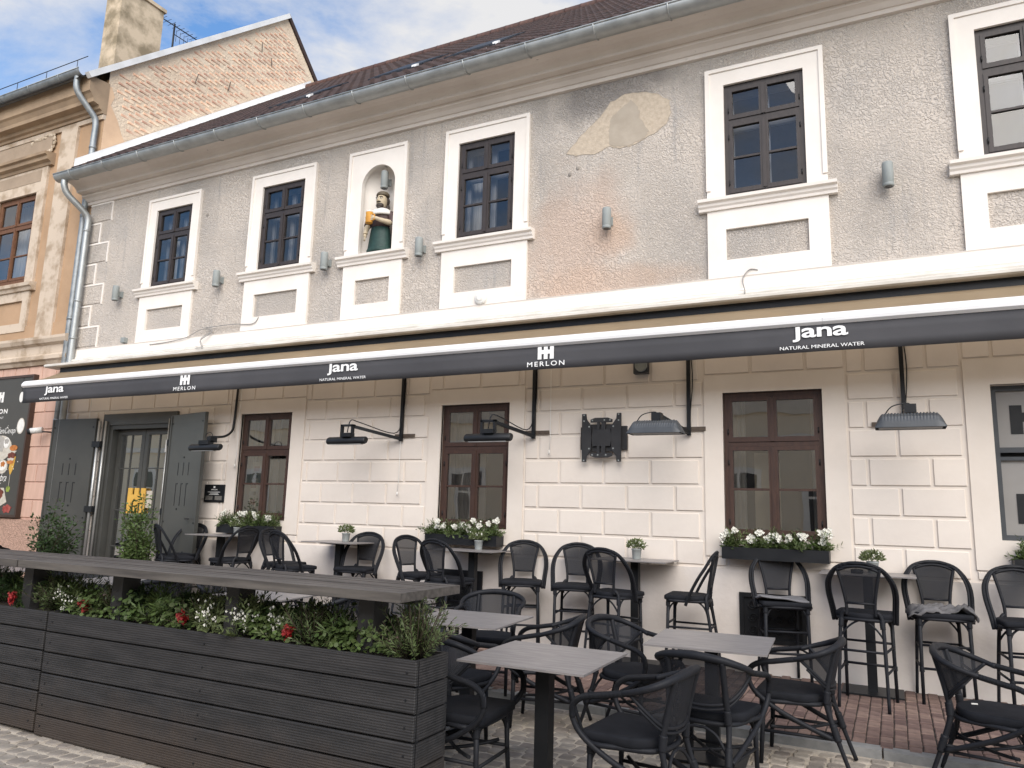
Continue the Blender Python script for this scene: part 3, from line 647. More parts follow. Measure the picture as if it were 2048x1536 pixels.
for (x0,x1) in ((-5.85,-4.95),(-7.3,-6.4),(-9.45,-8.55),(-2.2,-1.3)):
    f=place(None,'roof_window',RF)
    for nm,mt,xa,xb,ya,yb,h in (('frame',MT['black'],x0,x1,.45,1.45,.085),('glass',MT['black'],x0+.07,x1-.07,.52,1.38,.095),('apron_flashing',MT['flash'],x0-.05,x1+.02,.36,.44,.055),('corner_cap',MT['flash'],x1-.05,x1+.04,.452,.52,.115)):
        m=MB(); m.add([(xa,ya,dz(ya)),(xb,ya,dz(ya)),(xb,yb,dz(yb)),(xa,yb,dz(yb)),(xa,ya,dz(ya)+h),(xb,ya,dz(ya)+h),(xb,yb,dz(yb)+h),(xa,yb,dz(yb)+h)],[(4,5,6,7),(0,1,5,4),(1,2,6,5),(2,3,7,6),(3,0,4,7)]); m.build(nm,mt,f)
# gutter: half-round trough with rim and brackets
def gutter(par,x0,x1,yc,zc,r,step,mat,endsg=-1):
    G=MB(); prof=[(yc-r*math.cos(a),zc-r*math.sin(a)) for a in [math.pi*i/12 for i in range(13)]]
    inn=[(yc-(r-.006)*math.cos(a),zc-(r-.006)*math.sin(a)) for a in [math.pi*i/12 for i in range(12,-1,-1)]]
    G.extrude_x(prof+inn,x0,x1,True,False); 
    for i in range(len(G.sm)-2): G.sm[i]=True
    G.tube([(x0,yc-r,zc),(x1,yc-r,zc)],.012,6)
    for xe in (x0,):
        G.add([(xe,y,z) for y,z in prof],[tuple(range(13))])
    g=G.build('gutter',mat,par); x=x0+.45
    while x<x1:
        b=MB(); b.tube([(x,yc-(r+.004)*math.cos(a),zc-(r+.004)*math.sin(a)) for a in [math.pi*i/12 for i in range(13)]],.010,5); b.build('gutter_bracket',mat,g); x+=step
    return g
gutter(B,-13.55,XR,-.55,7.505,.12,.92,MT['zinc'])
pt=spline([(-13.36,-.55,7.42),(-13.36,-.55,7.30),(-13.34,-.47,7.15),(-13.24,-.22,6.92),(-13.21,-.12,6.78),(-13.21,-.115,6.5)],6)+[Vector((-13.21,-.115,3.6)),Vector((-13.21,-.115,.3))]
m=MB(); m.tube(pt,.058,12); dp=m.build('downpipe',MT['zinc'],B)
for z in (6.55,5.2,4.5,3.4):
    m=MB(); m.tube([(-13.21,-.115,z-.02),(-13.21,-.115,z+.02)],.064,12); m.build('pipe_collar',MT['zinc'],dp)
# flashing where roof meets neighbour
m=MB(); ln=[]
y=-.45
for (ya,yb) in ((-.45,5.5),):
    m.add([(-13.32,ya,dz(ya)+.06),(-13.10,ya,dz(ya)+.075),(-13.10,yb,dz(yb)+.075),(-13.32,yb,dz(yb)+.06),(-13.32,ya,dz(ya)+.22),(-13.32,yb,dz(yb)+.22)],[(0,1,2,3),(4,0,3,5)])
m.build('roof_flashing',MT['flash'],B)
# ---- door
D=place(None,'entrance_door',B)
m=MB(); m.box(-12.17,-12.0,-.05,.02,.05,3.07); m.box(-10.52,-10.35,-.05,.02,.05,3.07); m.box(-12.0,-10.52,-.05,.02,2.88,3.07); m.build('casing',MT['steel'],D)
m=MB(); m.box(-12.02,-11.93,-.02,.24,.05,2.90); m.box(-10.56,-10.47,-.02,.24,.05,2.90); m.box(-11.93,-10.56,-.02,.24,2.81,2.90); m.build('jamb',MT['steel'],D)
for x_,y_,r_ in ((-12.06,-.07,.020),(-12.20,-.09,.026),(-10.50,-.06,.010)):
    m=MB(); m.tube([(x_,y_,.1),(x_,y_,2.95)],r_,8); m.build('hinge_rod',MT['steel_l'],D)
for a,b in ((-11.93,-11.25),(-11.24,-10.56)):
    m=MB(); ring(m,a,b,.06,2.80,.085,.10,.15,.2); m.box((a+b)/2-.009,(a+b)/2+.009,.11,.14,.2,2.75)
    for z in (.85,1.45,2.15): m.box(a+.085,b-.085,.112,.138,z-.009,z+.009)
    lf=m.build('door_leaf',MT['steel'],D)
    m=MB(); m.add([(a+.07,.125,.2),(b-.07,.125,.2),(b-.07,.125,2.73),(a+.07,.125,2.73)],[(0,1,2,3)]); m.build('pane',MT['glass_lo'],lf)
m=MB(); m.add([(-12.3,.5,.02),(-10.2,.5,.02),(-10.2,2.5,.02),(-12.3,2.5,.02),(-12.3,2.5,3),(-10.2,2.5,3),(-12.3,.5,3),(-10.2,.5,3)],[(0,1,2,3),(3,2,5,4),(0,3,4,6),(1,7,5,2)]); m.build('hallway',MT['room'],D)
m=MB(); tower(m,-11.50,1.40,.42,.42,.075,.095); m.build('tower_handle',MT['gold'],D)
m=MB(); m.box(-10.76,-10.68,.116,.12,2.42,2.62); m.build('door_sticker',MT['print_white'],D)
m=MB(); m.box(-11.15,-10.95,.116,.12,1.5,1.78); m.build('door_notice',MT['print_plate'],D)
def shutter(p,q,z0,z1,nm):
    p,q=Vector(p),Vector(q); d=(q-p); a=d.normalized(); nn=Vector((a.y,-a.x,0)); nn=nn if nn.y<0 else -nn
    m=MB(); m.obox(((p+q)/2)+Vector((0,0,(z0+z1)/2)),d/2,nn*.022,Vector((0,0,(z1-z0)/2))); S=m.build('shutter',MT['steel'],D)
    # folded rim and bolts
    m=MB(); 
    for e in (p+a*.02,q-a*.02): m.obox(e+nn*.026+Vector((0,0,(z0+z1)/2)),a*.016,nn*.006,Vector((0,0,(z1-z0)/2-.01)))
    m.build('rim',MT['steel'],S)
    m=MB(); base=p+a*(d.length*.5)+nn*.0235
    sgn=1 if a.x>0 else -1; a2=a*sgn
    for k in (-1,0,1):
        o=base+a2*(k*.16); m.obox(o+Vector((0,0,2.12)),a2*.007,nn*.002,(0,0,.10)); m.obox(o+a2*(-.02)+Vector((0,0,1.72)),a2*.007,nn*.002,(0,0,.17))
        m.obox(o+a2*(.0)+Vector((0,0,1.89)),a2*.03,nn*.002,(0,0,.008))
    m.build('tower_groove',MT['black'],S)
    for k,z in ((.06,2.85),(.06,1.3),(.94,2.85),(.94,1.3),(.5,2.3),(.42,1.5)):
        m=MB(); o=p+d*k+nn*.024; m.tube([o+Vector((0,0,z)),o+nn*.008+Vector((0,0,z))],.014,7); m.build('bolt',MT['black'],S)
    m=MB(); o=p+d*.78+nn*.03; m.tube([o+Vector((0,0,1.36)),o+nn*.04+Vector((0,0,1.36)),o+nn*.04+a2*.10+Vector((0,0,1.36))],.010,6); m.build('shutter_handle',MT['black'],S)
shutter((-12.26,-.085,0),(-13.36,-.16,0),.10,3.0,'L'); shutter((-10.40,-.075,0),(-9.36,-.31,0),.10,2.99,'R')
for z in (2.55,1.45):
    m=MB(); m.box(-12.30,-12.1,-.13,-.05,z-.05,z+.05); m.build('hinge',MT['black'],D)
    m=MB(); m.box(-10.46,-10.34,-.10,-.05,z-.05,z+.05); m.build('hinge',MT['black'],D)
# vent grilles in the plinth
def vent(x0,x1,z0,z1):
    V=place(None,'vent_grille',B)
    m=MB(); ring(m,x0,x1,z0,z1,.045,-.058,-.02); m.build('frame',MT['black'],V)
    m=MB(); m.box(x0+.04,x1-.04,-.036,-.030,z0+.04,z1-.04); m.build('backing',MT['black'],V)
    m=MB(); nx=4; nz=3
    for i in range(nx):
        for j in range(nz):
            cx=x0+.07+(x1-x0-.14)*(i+.5)/nx; c_z=z0+.06+(z1-z0-.12)*(j+.5)/nz; r=.05
            for s in (0,1):
                pts=[(cx+(r*(1-t*.7))*math.cos(s*math.pi+t*5)*(1),-.046,c_z+(r*(1-t*.7))*math.sin(s*math.pi+t*5)) for t in [k/12 for k in range(13)]]
                m.tube(pts,.005,5)
    m.build('scrollwork',MT['black'],V)
vent(-1.50,-.84,.33,.83); vent(-5.25,-4.60,.38,.86)
# ================================================================== neighbouring house
NB=thing('neighbour_house','ochre house with peeling plaster, pink block ground floor and bare brick gable','building',loc=(-17,0,0))
GX=-13.34; NL=-24.0
m=MB(); NW=(-16.45,-15.14,5.84,7.70)
wall(m,NL,GX,4.6,9.75,[NW],y=.03); m.build('upper_wall',MT['ochre'],NB)
m=MB(); wall(m,NL,GX,-.1,4.6,[],y=.03); m.build('lower_wall',MT['pink'],NB)
# gable sheet (mortar) above and behind our roof
gsl=.908
gz_=lambda y:9.69+gsl*(y+.33)
m=MB(); m.add([(GX,.03,4.0),(GX,9.2,4.0),(GX,9.2,9.2),(GX,4.47,14.04),(GX,.03,10.0)],[(0,1,2,3,4)]); G=m.build('gable_wall',MT['gable'],NB)
m=MB(); m.prism_xz([(0,0)],0,0) if False else None
# smooth render strip along the front edge of the gable
pts=[(.03,7.4),(.03,9.6),(.10,9.62),(.18,9.45),(.12,9.25),(.30,9.0),(.42,8.75),(.62,8.5),(.80,8.3),(1.05,8.05),(1.05,7.4)]
m=MB(); m.add([(GX+.006,y,z) for y,z in pts],[tuple(range(len(pts)))]); m.build('render_strip',MT['render'],G)
rb=random.Random(11); bl=[]
row=0; z=8.0
while z<14.0:
    y=.2+(row%2)*.15
    while y<7.5:
        zz=z+rb.uniform(-.006,.006); y1=y+.27
        topz=min(gz_(y)-.16,gz_(y1)-.10, 14.02-(max(y1,4.47)-4.47)*1.03-.12)
        lowz=8.02+.83*y1+.12
        edge=.45+max(0,(9.6-zz))*.55
        if zz+.07<topz and zz>lowz and y>edge*.6-.1 and rb.random()<.92: bl.append((y,zz))
        y+=.30
    z+=.088; row+=1
bl=[b for b in bl]; bl.sort(key=lambda b:-b[0]*.0+abs(b[0]-2.6)); 
bmsh=[]
for i in range(6):
    b=MB(); l=.135+rb.uniform(-.02,.004); h=.031+rb.uniform(-.004,.003); d=.005+rb.uniform(-.005,.007)
    b.add([(-.01,-l,-h),(-.01,l,-h),(-.01,l,h),(-.01,-l,h),(d,-l+.012,-h+.01),(d*.8,l-.014,-h+.012),(d,l-.012,h-.008),(d*.7,-l+.015,h-.009)],[(0,1,5,4),(1,2,6,5),(2,3,7,6),(3,0,4,7),(4,5,6,7)]); bmsh.append(b)
bme=[b.mesh('gable_brick',MT['gbrick']) for b in bmsh]
for i,(y,z) in enumerate(bl[:300]): place(bme[i%6],'gable_brick',G,loc=(GX+.004,y+.135,z+.035),rot=(rb.uniform(-.03,.03),0,0))
m=MB()
for i,(y,z) in enumerate(bl[300:]): m.add([(GX+.004+v[0],y+.135+v[1],z+.035+v[2]) for v in bmsh[i%6].v],bmsh[i%6].f)
m.build('gable_bricks',MT['gbrick_s'],G,kind='stuff')
# rusty ties sticking out of the gable
for y,z,a in ((1.95,10.75,.4),(2.85,11.05,.2),(3.9,11.2,.9),(4.1,12.4,-.7),(3.75,12.6,-.5),(4.9,11.6,.1)):
    m=MB(); m.bar((GX+.02,y,z),(GX+.06,y+.10*math.sin(a),z+.24*math.cos(a)),.016,.016); m.build('iron_tie',MT['wirebrown'],G)
# verge flashing and rear verge
m=MB(); a=Vector((GX+.04,-.42,gz_(-.42)+.02)); b=Vector((GX+.04,4.50,gz_(4.50)+.02)); m.bar(a-Vector((0,0,.045)),b-Vector((0,0,.045)),.11,.12,(1,0,0)); m.build('verge_flashing',MT['flash'],NB)
m=MB(); m.bar((GX,4.50,14.10),(GX,9.2,9.30),.10,.09,(1,0,0)); m.build('rear_verge',MT['tile'],NB)
m=MB(); m.add([(NL,-.5,gz_(-.5)),(GX,-.5,gz_(-.5)),(GX,4.47,gz_(4.47)),(NL,4.47,gz_(4.47)),(GX,9.4,9.2),(NL,9.4,9.2)],[(0,1,2,3),(3,2,4,5)]); m.build('roof',MT['tile'],NB)
# cornice of the neighbour, returned at the corner
pf=[(.05,9.0),(-.04,9.0),(-.05,9.05),(-.10,9.07),(-.12,9.13),(-.24,9.15),(-.25,9.22),(-.30,9.30),(-.34,9.33),(-.36,9.62),(.05,9.66)]
m=MB(); m.extrude_x(pf,NL,GX+.015); m.build('cornice',MT['nbcorn'],NB)
m=MB(); m.extrude_x([(.05,8.90),(-.01,8.90),(-.015,8.99),(.05,8.995)],NL,GX+.01); m.build('frieze_moulding',MT['oldcream'],NB)
gutter(NB,NL,-13.42,-.44,9.70,.11,.95,MT['zinc_dark'])
m=MB(); m.tube([(x,-.58+.05,9.88) for x in (NL,-13.2)],.008,5)
for k in range(11):
    x=-13.5-.95*k; m.tube([(x,-.53,9.70),(x,-.53,9.88)],.006,5)
m.build('lightning_wire',MT['black'],NB)
pt=spline([(-13.58,-.44,9.62),(-13.58,-.44,9.40),(-13.56,-.36,9.24),(-13.47,-.12,8.95),(-13.45,-.06,8.80),(-13.45,-.06,8.5)],6)+[Vector((-13.45,-.06,5.0)),Vector((-13.45,-.06,.2))]
m=MB(); m.tube(pt,.058,12); dp=m.build('downpipe',MT['zinc_dark'],NB)
for z in (8.3,6.9,4.9,3.0):
    m=MB(); m.tube([(-13.45,-.06,z-.025),(-13.45,-.06,z+.025)],.066,12); m.build('pipe_collar',MT['zinc_dark'],dp)
# pilaster
m=MB(); m.box(-14.56,-14.05,-.025,.04,4.62,8.90); m.build('pilaster',MT['oldcream'],NB)
# upper window with surround, hood, sill and apron
W=window(NB,*NW,.06,7.05,6.42,MT['wood_nb'],MT['glass'],curtain=.34,fw_=.07,inner=False,rr=rw)
m=MB(); s0,s1=-16.72,-14.87; a,b,c,d=NW
m.box(s0,a,-.02,.04,5.72,8.25); m.box(b,s1,-.02,.04,5.72,8.25); m.box(a,b,-.02,.04,d,8.25); m.build('surround',MT['oldcream'],W)
m=MB(); m.box(-16.55,-15.05,-.026,-.01,7.92,8.16); m.build('lintel_panel',MT['panelgrey'],W)
m=MB(); m.extrude_x([(.04,8.22),(-.04,8.22),(-.06,8.27),(-.13,8.30),(-.14,8.37),(-.19,8.39),(-.20,8.44),(.04,8.48)],-16.9,-14.74); m.build('hood_mould',MT['nbcorn'],W)
m=MB(); m.extrude_x([(.04,5.62),(-.05,5.62),(-.07,5.68),(-.11,5.70),(-.12,5.76),(.04,5.80)],-16.85,-14.80); m.build('sill',MT['oldcream'],W)
m=MB(); m.box(-16.8,-15.12,-.015,.04,4.80,4.97); m.box(-15.12,-14.92,-.015,.04,4.80,5.64); m.box(-16.8,-15.12,-.015,.04,5.43,5.64); m.build('apron',MT['oldcream'],W)
# damaged relief panel above the window
m=MB(); m.box(-16.7,-14.86,-.01,.035,8.50,8.88); m.build('relief_panel',MT['panelgrey'],NB)
m=MB(); rr=random.Random(21)
path=[(-16.7,8.54),(-16.2,8.53),(-15.7,8.55),(-15.2,8.53),(-14.86,8.56),(-14.78,8.70),(-14.83,8.88),(-15.05,8.90),(-15.3,8.86),(-15.6,8.84)]
for i in range(len(path)-1):
    for t in range(7):
        x=path[i][0]+(path[i+1][0]-path[i][0])*t/7; z=path[i][1]+(path[i+1][1]-path[i][1])*t/7
        m.ball((x+rr.uniform(-.02,.02),-.01,z+rr.uniform(-.025,.025)),(rr.uniform(.03,.07),.02,rr.uniform(.02,.045)),6,4)
m.build('crumbling_rim',MT['brokenedge'],NB)
# string course and pink blocks
m=MB(); m.extrude_x([(.04,4.08),(-.03,4.08),(-.06,4.14),(-.10,4.17),(-.10,4.24),(-.05,4.28),(-.05,4.44),(-.12,4.48),(-.15,4.55),(-.15,4.60),(.04,4.66)],NL,-13.40); m.build('string_course',MT['oldcream'],NB)
m=MB(); m.box(NL,-13.36,.0,.04,4.64,4.90); m.build('base_band',MT['ochre'],NB)
zj=[1.25+.322*k for k in range(9)]
for r in range(8):
    x=-13.36-(.26 if r%2 else .0)
    x1=-13.36; k=0
    while x1>-16.9:
        wd=.62 if (k or r%2==0) else .30
        if r==7: wd=.42
        m=MB(); m.cbox(x1-wd+.010,x1-.010,.012,.04,zj[r]+.010,(zj[r+1] if r<7 else 4.08)-.010,.006); m.build('pink_block',MT['pink'],NB); x1-=wd; k+=1
m=MB(); m.box(NL,-13.40,-.045,.03,-.05,1.22); m.build('plinth',MT['pinkrough'],NB)
# chimney
C_=place(None,'chimney',NB)
m=MB(); m.box(-14.5,-14.0,.5,1.5,9.4,12.36); m.build('stack',MT['chim'],C_)
m=MB(); m.box(-14.54,-13.96,.46,1.54,12.36,12.44); m.build('cap',MT['chim'],C_)
# aerial
A=thing('tv_aerial','thin metal television aerial standing on the roof behind the chimney','aerial',loc=(-15,2.53,12.0))
m=MB(); m.tube([(-15,2.53,12.0),(-15,2.53,13.05)],.022,6); m.build('mast',MT['black'],A)
m=MB(); m.bar((-15,2.15,12.98),(-15,3.65,13.05),.018,.018); m.bar((-15,2.53,12.78),(-15,3.2,12.80),.014,.014); m.build('boom',MT['black'],A)
for k in range(12):
    y=2.2+.125*k; m=MB(); m.tube([(-15.14,y,13.0),(-14.86,y,13.0)],.005,4); m.build('element',MT['black'],A)
for k in range(6):
    y=2.6+.11*k; m=MB(); m.tube([(-15,y,12.62),(-15,y,12.92)],.005,4); m.build('element',MT['black'],A)
# ================================================================== lettering
def text_mesh(s,h,mat,bold=.0,spacing=1,shear=0):
    c=bpy.data.curves.new('text','FONT'); c.body=s; c.size=1; c.offset=bold; c.space_character=spacing; c.shear=shear; c.extrude=.0; c.resolution_u=3
    o=bpy.data.objects.new('text',c); COL.objects.link(o); bpy.context.view_layer.update()
    me=bpy.data.meshes.new_from_object(o.evaluated_get(bpy.context.evaluated_depsgraph_get())); bpy.data.objects.remove(o); bpy.data.curves.remove(c)
    return me
def put_text(s,x0,x1,z0,zcap,y,mat,parent,name='lettering',bold=0,spacing=1,capfrom=None,shear=0,thick=.0015):
    me=text_mesh(s,1,mat,bold,spacing,shear)
    xs=[v.co.x for v in me.vertices]; ysv=[v.co.y for v in me.vertices]
    a,b=min(xs),max(xs); c,d=(capfrom if capfrom else (min(ysv),max(ysv)))
    for v in me.vertices:
        v.co=Vector((x0+(v.co.x-a)/(b-a)*(x1-x0),y,z0+(v.co.y-c)/(d-c)*(zcap-z0)))
    me.materials.clear(); me.materials.append(mat); me.name=name
    return place(me,name,parent)
# ================================================================== awning
AW=thing('awning','long awning with white front bar and charcoal valance carrying white lettering','awning',loc=(-3,-.2,3.9))
AX0,AX1=-13.33,4.5
m=MB(); m.extrude_x([(-.07,3.94),(-.30,3.94),(-.325,3.955),(-.325,3.985),(-.30,4.0),(-.07,4.03)],-13.62,AX1); m.build('housing',MT['cass'],AW)
m=MB(); m.extrude_x([(-.05,3.70),(-.20,3.835),(-.20,3.942),(-.05,3.942)],AX0,AX1); m.build('back_rail',MT['black'],AW)  # black panel standing in for the shadow between housing and cloth
n=40; vs_=[]; rr=random.Random(2)
for i in range(n+1):
    x=AX0+.02+(AX1-AX0-.04)*i/n
    for t in (0,.25,.5,.75,1): vs_.append((x,-.205-.575*t,3.85-.275*t-.022*math.sin(math.pi*t)+.004*math.sin(i*1.7)*math.sin(math.pi*t)))
m=MB(); m.add(vs_,[(i*5+k,(i+1)*5+k,(i+1)*5+k+1,i*5+k+1) for i in range(n) for k in range(4)],True); m.build('canopy_cloth',MT['tan'],AW)
bw=[(AX0,-6.1),(-6.098,-.52),(-.518,AX1)]
for a,b in bw:
    m=MB(); m.extrude_x([(-.74,3.475),(-.805,3.475),(-.835,3.50),(-.84,3.53),(-.80,3.585),(-.765,3.60),(-.74,3.59)],a,b); m.build('front_bar',MT['barw'],AW)
# valance cloth with soft ripples
vs_=[]; n=120
for i in range(n+1):
    x=AX0+.01+(AX1-AX0-.02)*i/n
    for t in (0,.33,.66,1): vs_.append((x,-.797+.010*t*math.sin(x*2.3)+.005*t*math.sin(x*6.1+1),3.478-t*.268))
m=MB(); m.add(vs_,[(i*4+k,i*4+k+1,(i+1)*4+k+1,(i+1)*4+k) for i in range(n) for k in range(3)],True); vo=m.build('valance',MT['val'],AW)
md=vo.modifiers.new('s','SOLIDIFY'); md.thickness=.003; md.offset=-1
YT=-.8155
def jana(xc,k=1.0):
    put_text('\u0237ana',xc-.262*k,xc+.238*k,3.318,3.478-.012,YT,MT['letter'],vo,bold=.02,spacing=.96,capfrom=(-.21,.56))
    put_text('NATURAL MINERAL WATER',xc-.385*k,xc+.375*k,3.243,3.278,YT,MT['letter'],vo,bold=.004,capfrom=(0,.72))
def merlon(xc):
    m=MB(); tower(m,xc-.10,3.325,.20,.145,YT-.001,YT+.001); m.build('tower_emblem',MT['letter'],vo)
    put_text('MERLON',xc-.232,xc+.232,3.246,3.302,YT,MT['letter'],vo,bold=.010,spacing=1.3,capfrom=(0,.72))
for x in (-12.42,-6.36,-.535): jana(x)
for x in (-9.32,-3.455): merlon(x)
# folding arms under the cloth
for x in (-11.5,-8.0,-6.6,-3.4,-1.6,1.6):
    m=MB(); m.bar((x,-.15,3.80),(x+.7,-.45,3.62),.035,.05); m.bar((x+.7,-.45,3.62),(x+.1,-.76,3.52),.035,.05); m.build('folding_arm',MT['barw'],AW)
# thin crank cords hanging from the awning
for x,z in ((-5.93,1.82),(-3.72,2.35),(-12.55,1.6),(-8.95,2.2)):
    m=MB(); m.tube([(x,-.06,3.9),(x+.01,-.06,z+.15),(x,-.065,z)],.004,4); m.tube([(x,-.065,z),(x,-.065,z-.05)],.010,6); m.build('pull_cord',MT['plastic_w'],AW)
# ================================================================== patio heaters
def tube_heater(xp,xh,label,n):
    H=thing('patio_heater',label,'heater','heaters on wall arms',loc=(xp,-.04,2.5))
    m=MB(); m.box(xp-.02,xp+.02,-.075,-.035,2.5,3.92); m.build('post',MT['black'],H)
    m=MB(); m.bar((xp,-.055,2.53),(xh+.05,-.66,2.645),.03,.04); m.build('arm',MT['black'],H)
    m=MB(); m.box(xp-.12,xp+.20,-.034,-.018,2.555,2.60); m.build('wall_bracket',MT['wirebrown'],H)
    m=MB(); m.box(xh-.10,xh-.07,-.72,-.68,2.49,2.66); m.box(xh+.07,xh+.10,-.72,-.68,2.49,2.66); m.box(xh-.10,xh+.10,-.72,-.66,2.64,2.665); m.box(xh-.05,xh+.09,-.76,-.66,2.50,2.55); m.build('yoke',MT['black'],H)
    m=MB(); m.tube([(xh-.31,-.70,2.455),(xh-.295,-.70,2.455),(xh+.295,-.70,2.455),(xh+.31,-.70,2.455)],[.046,.055,.055,.046],14,flat=.8); m.build('housing',MT['black'],H)
    m=MB(); m.box(xh-.25,xh+.25,-.735,-.67,2.400,2.408); m.build('reflector',MT['steel_l'],H)
    m=MB(); m.tube(spline([(xp+.022,-.05,3.5),(xp+.03,-.05,3.1),(xp+.01,-.07,2.8),(xp-.05,-.15,2.60),(xh+.12,-.6,2.70),(xh+.03,-.68,2.72),(xh,-.70,2.56)],5),.007,5); m.build('cable',MT['black'],H)
tube_heater(-5.92,-6.32,'black tube heater on an arm between the first two ground-floor windows',0)
tube_heater(-3.94,-4.23,'black tube heater reaching in front of the middle ground-floor window',1)
H=thing('patio_heater','black tube heater on a bent conduit beside the open steel shutter','heater','heaters on wall arms',loc=(-9.05,-.04,2.5))
m=MB(); m.tube(spline([(-9.03,-.05,3.92),(-9.04,-.05,3.3),(-9.06,-.05,2.85),(-9.04,-.10,2.70),(-8.98,-.3,2.60),(-8.92,-.62,2.56)],6),.018,8); m.build('conduit',MT['black'],H)
m=MB(); m.tube([(-9.20,-.70,2.40),(-9.185,-.70,2.40),(-8.60,-.70,2.40),(-8.585,-.70,2.40)],[.046,.055,.055,.046],14,flat=.8); m.build('housing',MT['black'],H)
m=MB(); m.box(-9.14,-8.7,-.735,-.67,2.345,2.352); m.build('reflector',MT['steel_l'],H)
m=MB(); m.box(-9.0,-8.8,-.74,-.64,2.44,2.50); m.box(-8.88,-8.80,-.70,-.58,2.48,2.56); m.build('bracket',MT['black'],H)
m=MB(); m.tube([(-8.88+.07*math.cos(a),-.66,2.57+.05*math.sin(a)) for a in [i*math.pi/6 for i in range(12)]],.006,5,True); m.build('cable',MT['black'],H)
def dome_heater(xp,xh,label,zt=2.5,arm=True):
    H=thing('patio_heater',label,'heater','heaters on wall arms',loc=(xp,-.04,2.5))
    m=MB(); m.box(xp-.02,xp+.02,-.075,-.035,zt,3.92); m.build('post',MT['black'],H)
    m=MB(); m.bar((xp,-.055,zt+.03),(xh+.02,-.66,2.66),.03,.045); m.build('arm',MT['black'],H)
    m=MB(); m.box(xp-.30,xp+.18,-.034,-.018,2.555,2.60); m.build('wall_bracket',MT['wirebrown'],H)
    m=MB(); m.box(xh-.04,xh+.06,-.73,-.62,2.60,2.68); m.build('joint',MT['black'],H)
    m=MB(); nx=44; vs_=[]; na=8
    for i in range(nx+1):
        u=-1+2*i/nx; x=xh+.29*u; e=min(1,max(0,(1-abs(u))/.30)); e=e*(2-e); hgt=.025+.125*e
        rib=.012*(1 if (i%2==0 and abs(u)<.80) else 0)
        for k in range(na+1):
            a=math.pi*k/na; vs_.append((x,-.70-(.115+.015*e)*math.cos(a),2.455+(hgt-rib*math.sin(a))*math.sin(a)))
    m.add(vs_,[(i*(na+1)+k,i*(na+1)+k+1,(i+1)*(na+1)+k+1,(i+1)*(na+1)+k) for i in range(nx) for k in range(na)],False)
    m.add(vs_[:na+1],[tuple(range(na+1))]); m.add(vs_[-na-1:],[tuple(range(na,-1,-1))]); m.build('hood',MT['dkgrey'],H)
    m=MB(); m.box(xh-.26,xh+.26,-.79,-.61,2.456,2.463); m.build('reflector',MT['dkgrey'],H)
    m=MB(); m.tube(spline([(xh-.20,-.72,2.59),(xh-.14,-.72,2.66),(xh-.02,-.70,2.69),(xh+.02,-.68,2.67)],5),.006,5); m.build('cable',MT['black'],H)
    m=MB(); m.tube(spline([(xp+.022,-.05,3.5),(xp+.045,-.05,3.15),(xp+.02,-.05,2.8),(xp,-.06,zt+.05)],5),.006,5); m.build('cable',MT['black'],H)
dome_heater(-2.01,-2.21,'ribbed grey dome heater hanging next to the empty television bracket')
dome_heater(.15,.18,'ribbed grey dome heater hanging between the brown window and the grey shop window',2.66)
# ================================================================== wall lamps
def lamp(x,z,y=0,label='grey cylinder wall lamp on the stucco',grp=None):
    Lm=thing('wall_lamp',label,'lamp','cylinder lamps on the upper wall',loc=(x,y,z))
    yy=y-.125
    m=MB(); m.lathe([(.050,-.135),(.055,-.13),(.055,-.105),(.052,-.10),(.055,-.095),(.055,.12),(.050,.135)],20,(x,yy,z)); m.build('cylinder',MT['lampgrey'],Lm)
    m=MB(); m.lathe([(.040,-.137),(.036,-.120)],16,(x,yy,z)); m.build('lens',MT['oppg'],Lm)
    m=MB(); m.box(x-.022,x+.022,yy+.03,y-.012,z-.045,z+.045); m.box(x-.04,x+.04,y-.014,y,z-.055,z+.055); m.build('bracket',MT['lampgrey'],Lm)
lamp(-12.15,5.23,0,'grey cylinder wall lamp beside the corner blocks by the downpipes')
lamp(-9.67,5.21,0,'grey cylinder wall lamp between the two upper windows nearest the corner blocks')
lamp(-7.43,5.22,0,'grey cylinder wall lamp between an upper window and the statue niche')
lamp(-5.74,5.21,0,'grey cylinder wall lamp between the statue niche and the next window')
lamp(-2.98,5.20,0,'grey cylinder wall lamp on stained stucco below the bare plaster patch')
lamp(.13,5.20,0,'grey cylinder wall lamp on plain rough grey stucco between two upper windows')
lamp(-6.53,6.42,.17,'grey cylinder lamp inside the niche above the statue')
# ================================================================== small wall fittings
S=thing('alarm_siren','round white siren on the white band under an upper window','siren',loc=(-4.76,-.04,4.39))
m=MB()
for r,y in ((.075,-.05),(.085,-.06),(.085,-.085),(.06,-.10)): pass
def disc(m,c,prof,n=24):
    vs_=[(c[0]+r*math.cos(2*math.pi*k/n),c[1]+y,c[2]+r*math.sin(2*math.pi*k/n)) for r,y in prof for k in range(n)]
    m.add(vs_,[(i*n+k,i*n+(k+1)%n,(i+1)*n+(k+1)%n,(i+1)*n+k) for i in range(len(prof)-1) for k in range(n)],True)
    b=len(m.v)-n; m.f.append(tuple(b+k for k in range(n))); m.sm.append(False)
disc(m,(-4.76,-.035,4.39),[(.09,0),(.09,-.03),(.08,-.045),(.06,-.05)]); m.build('base',MT['plastic_w'],S)
m=MB(); disc(m,(-4.76,-.085,4.39),[(.055,0),(.05,-.008),(.035,-.012)]); m.build('dome',MT['print_white'],S)
S=thing('flood_lamp','small dark round lamp in a square housing under the valance','lamp',loc=(-2.56,-.02,3.32))
m=MB(); m.box(-2.645,-2.475,-.10,-.02,3.235,3.405); m.build('housing',MT['dkgrey'],S)
m=MB(); disc(m,(-2.55,-.10,3.325),[(.072,0),(.072,-.025),(.062,-.03),(.058,-.012)]); m.build('lens_ring',MT['lampgrey'],S)
m=MB(); disc(m,(-2.55,-.105,3.325),[(.056,0),(.03,-.006)]); m.build('lens',MT['oppg'],S)
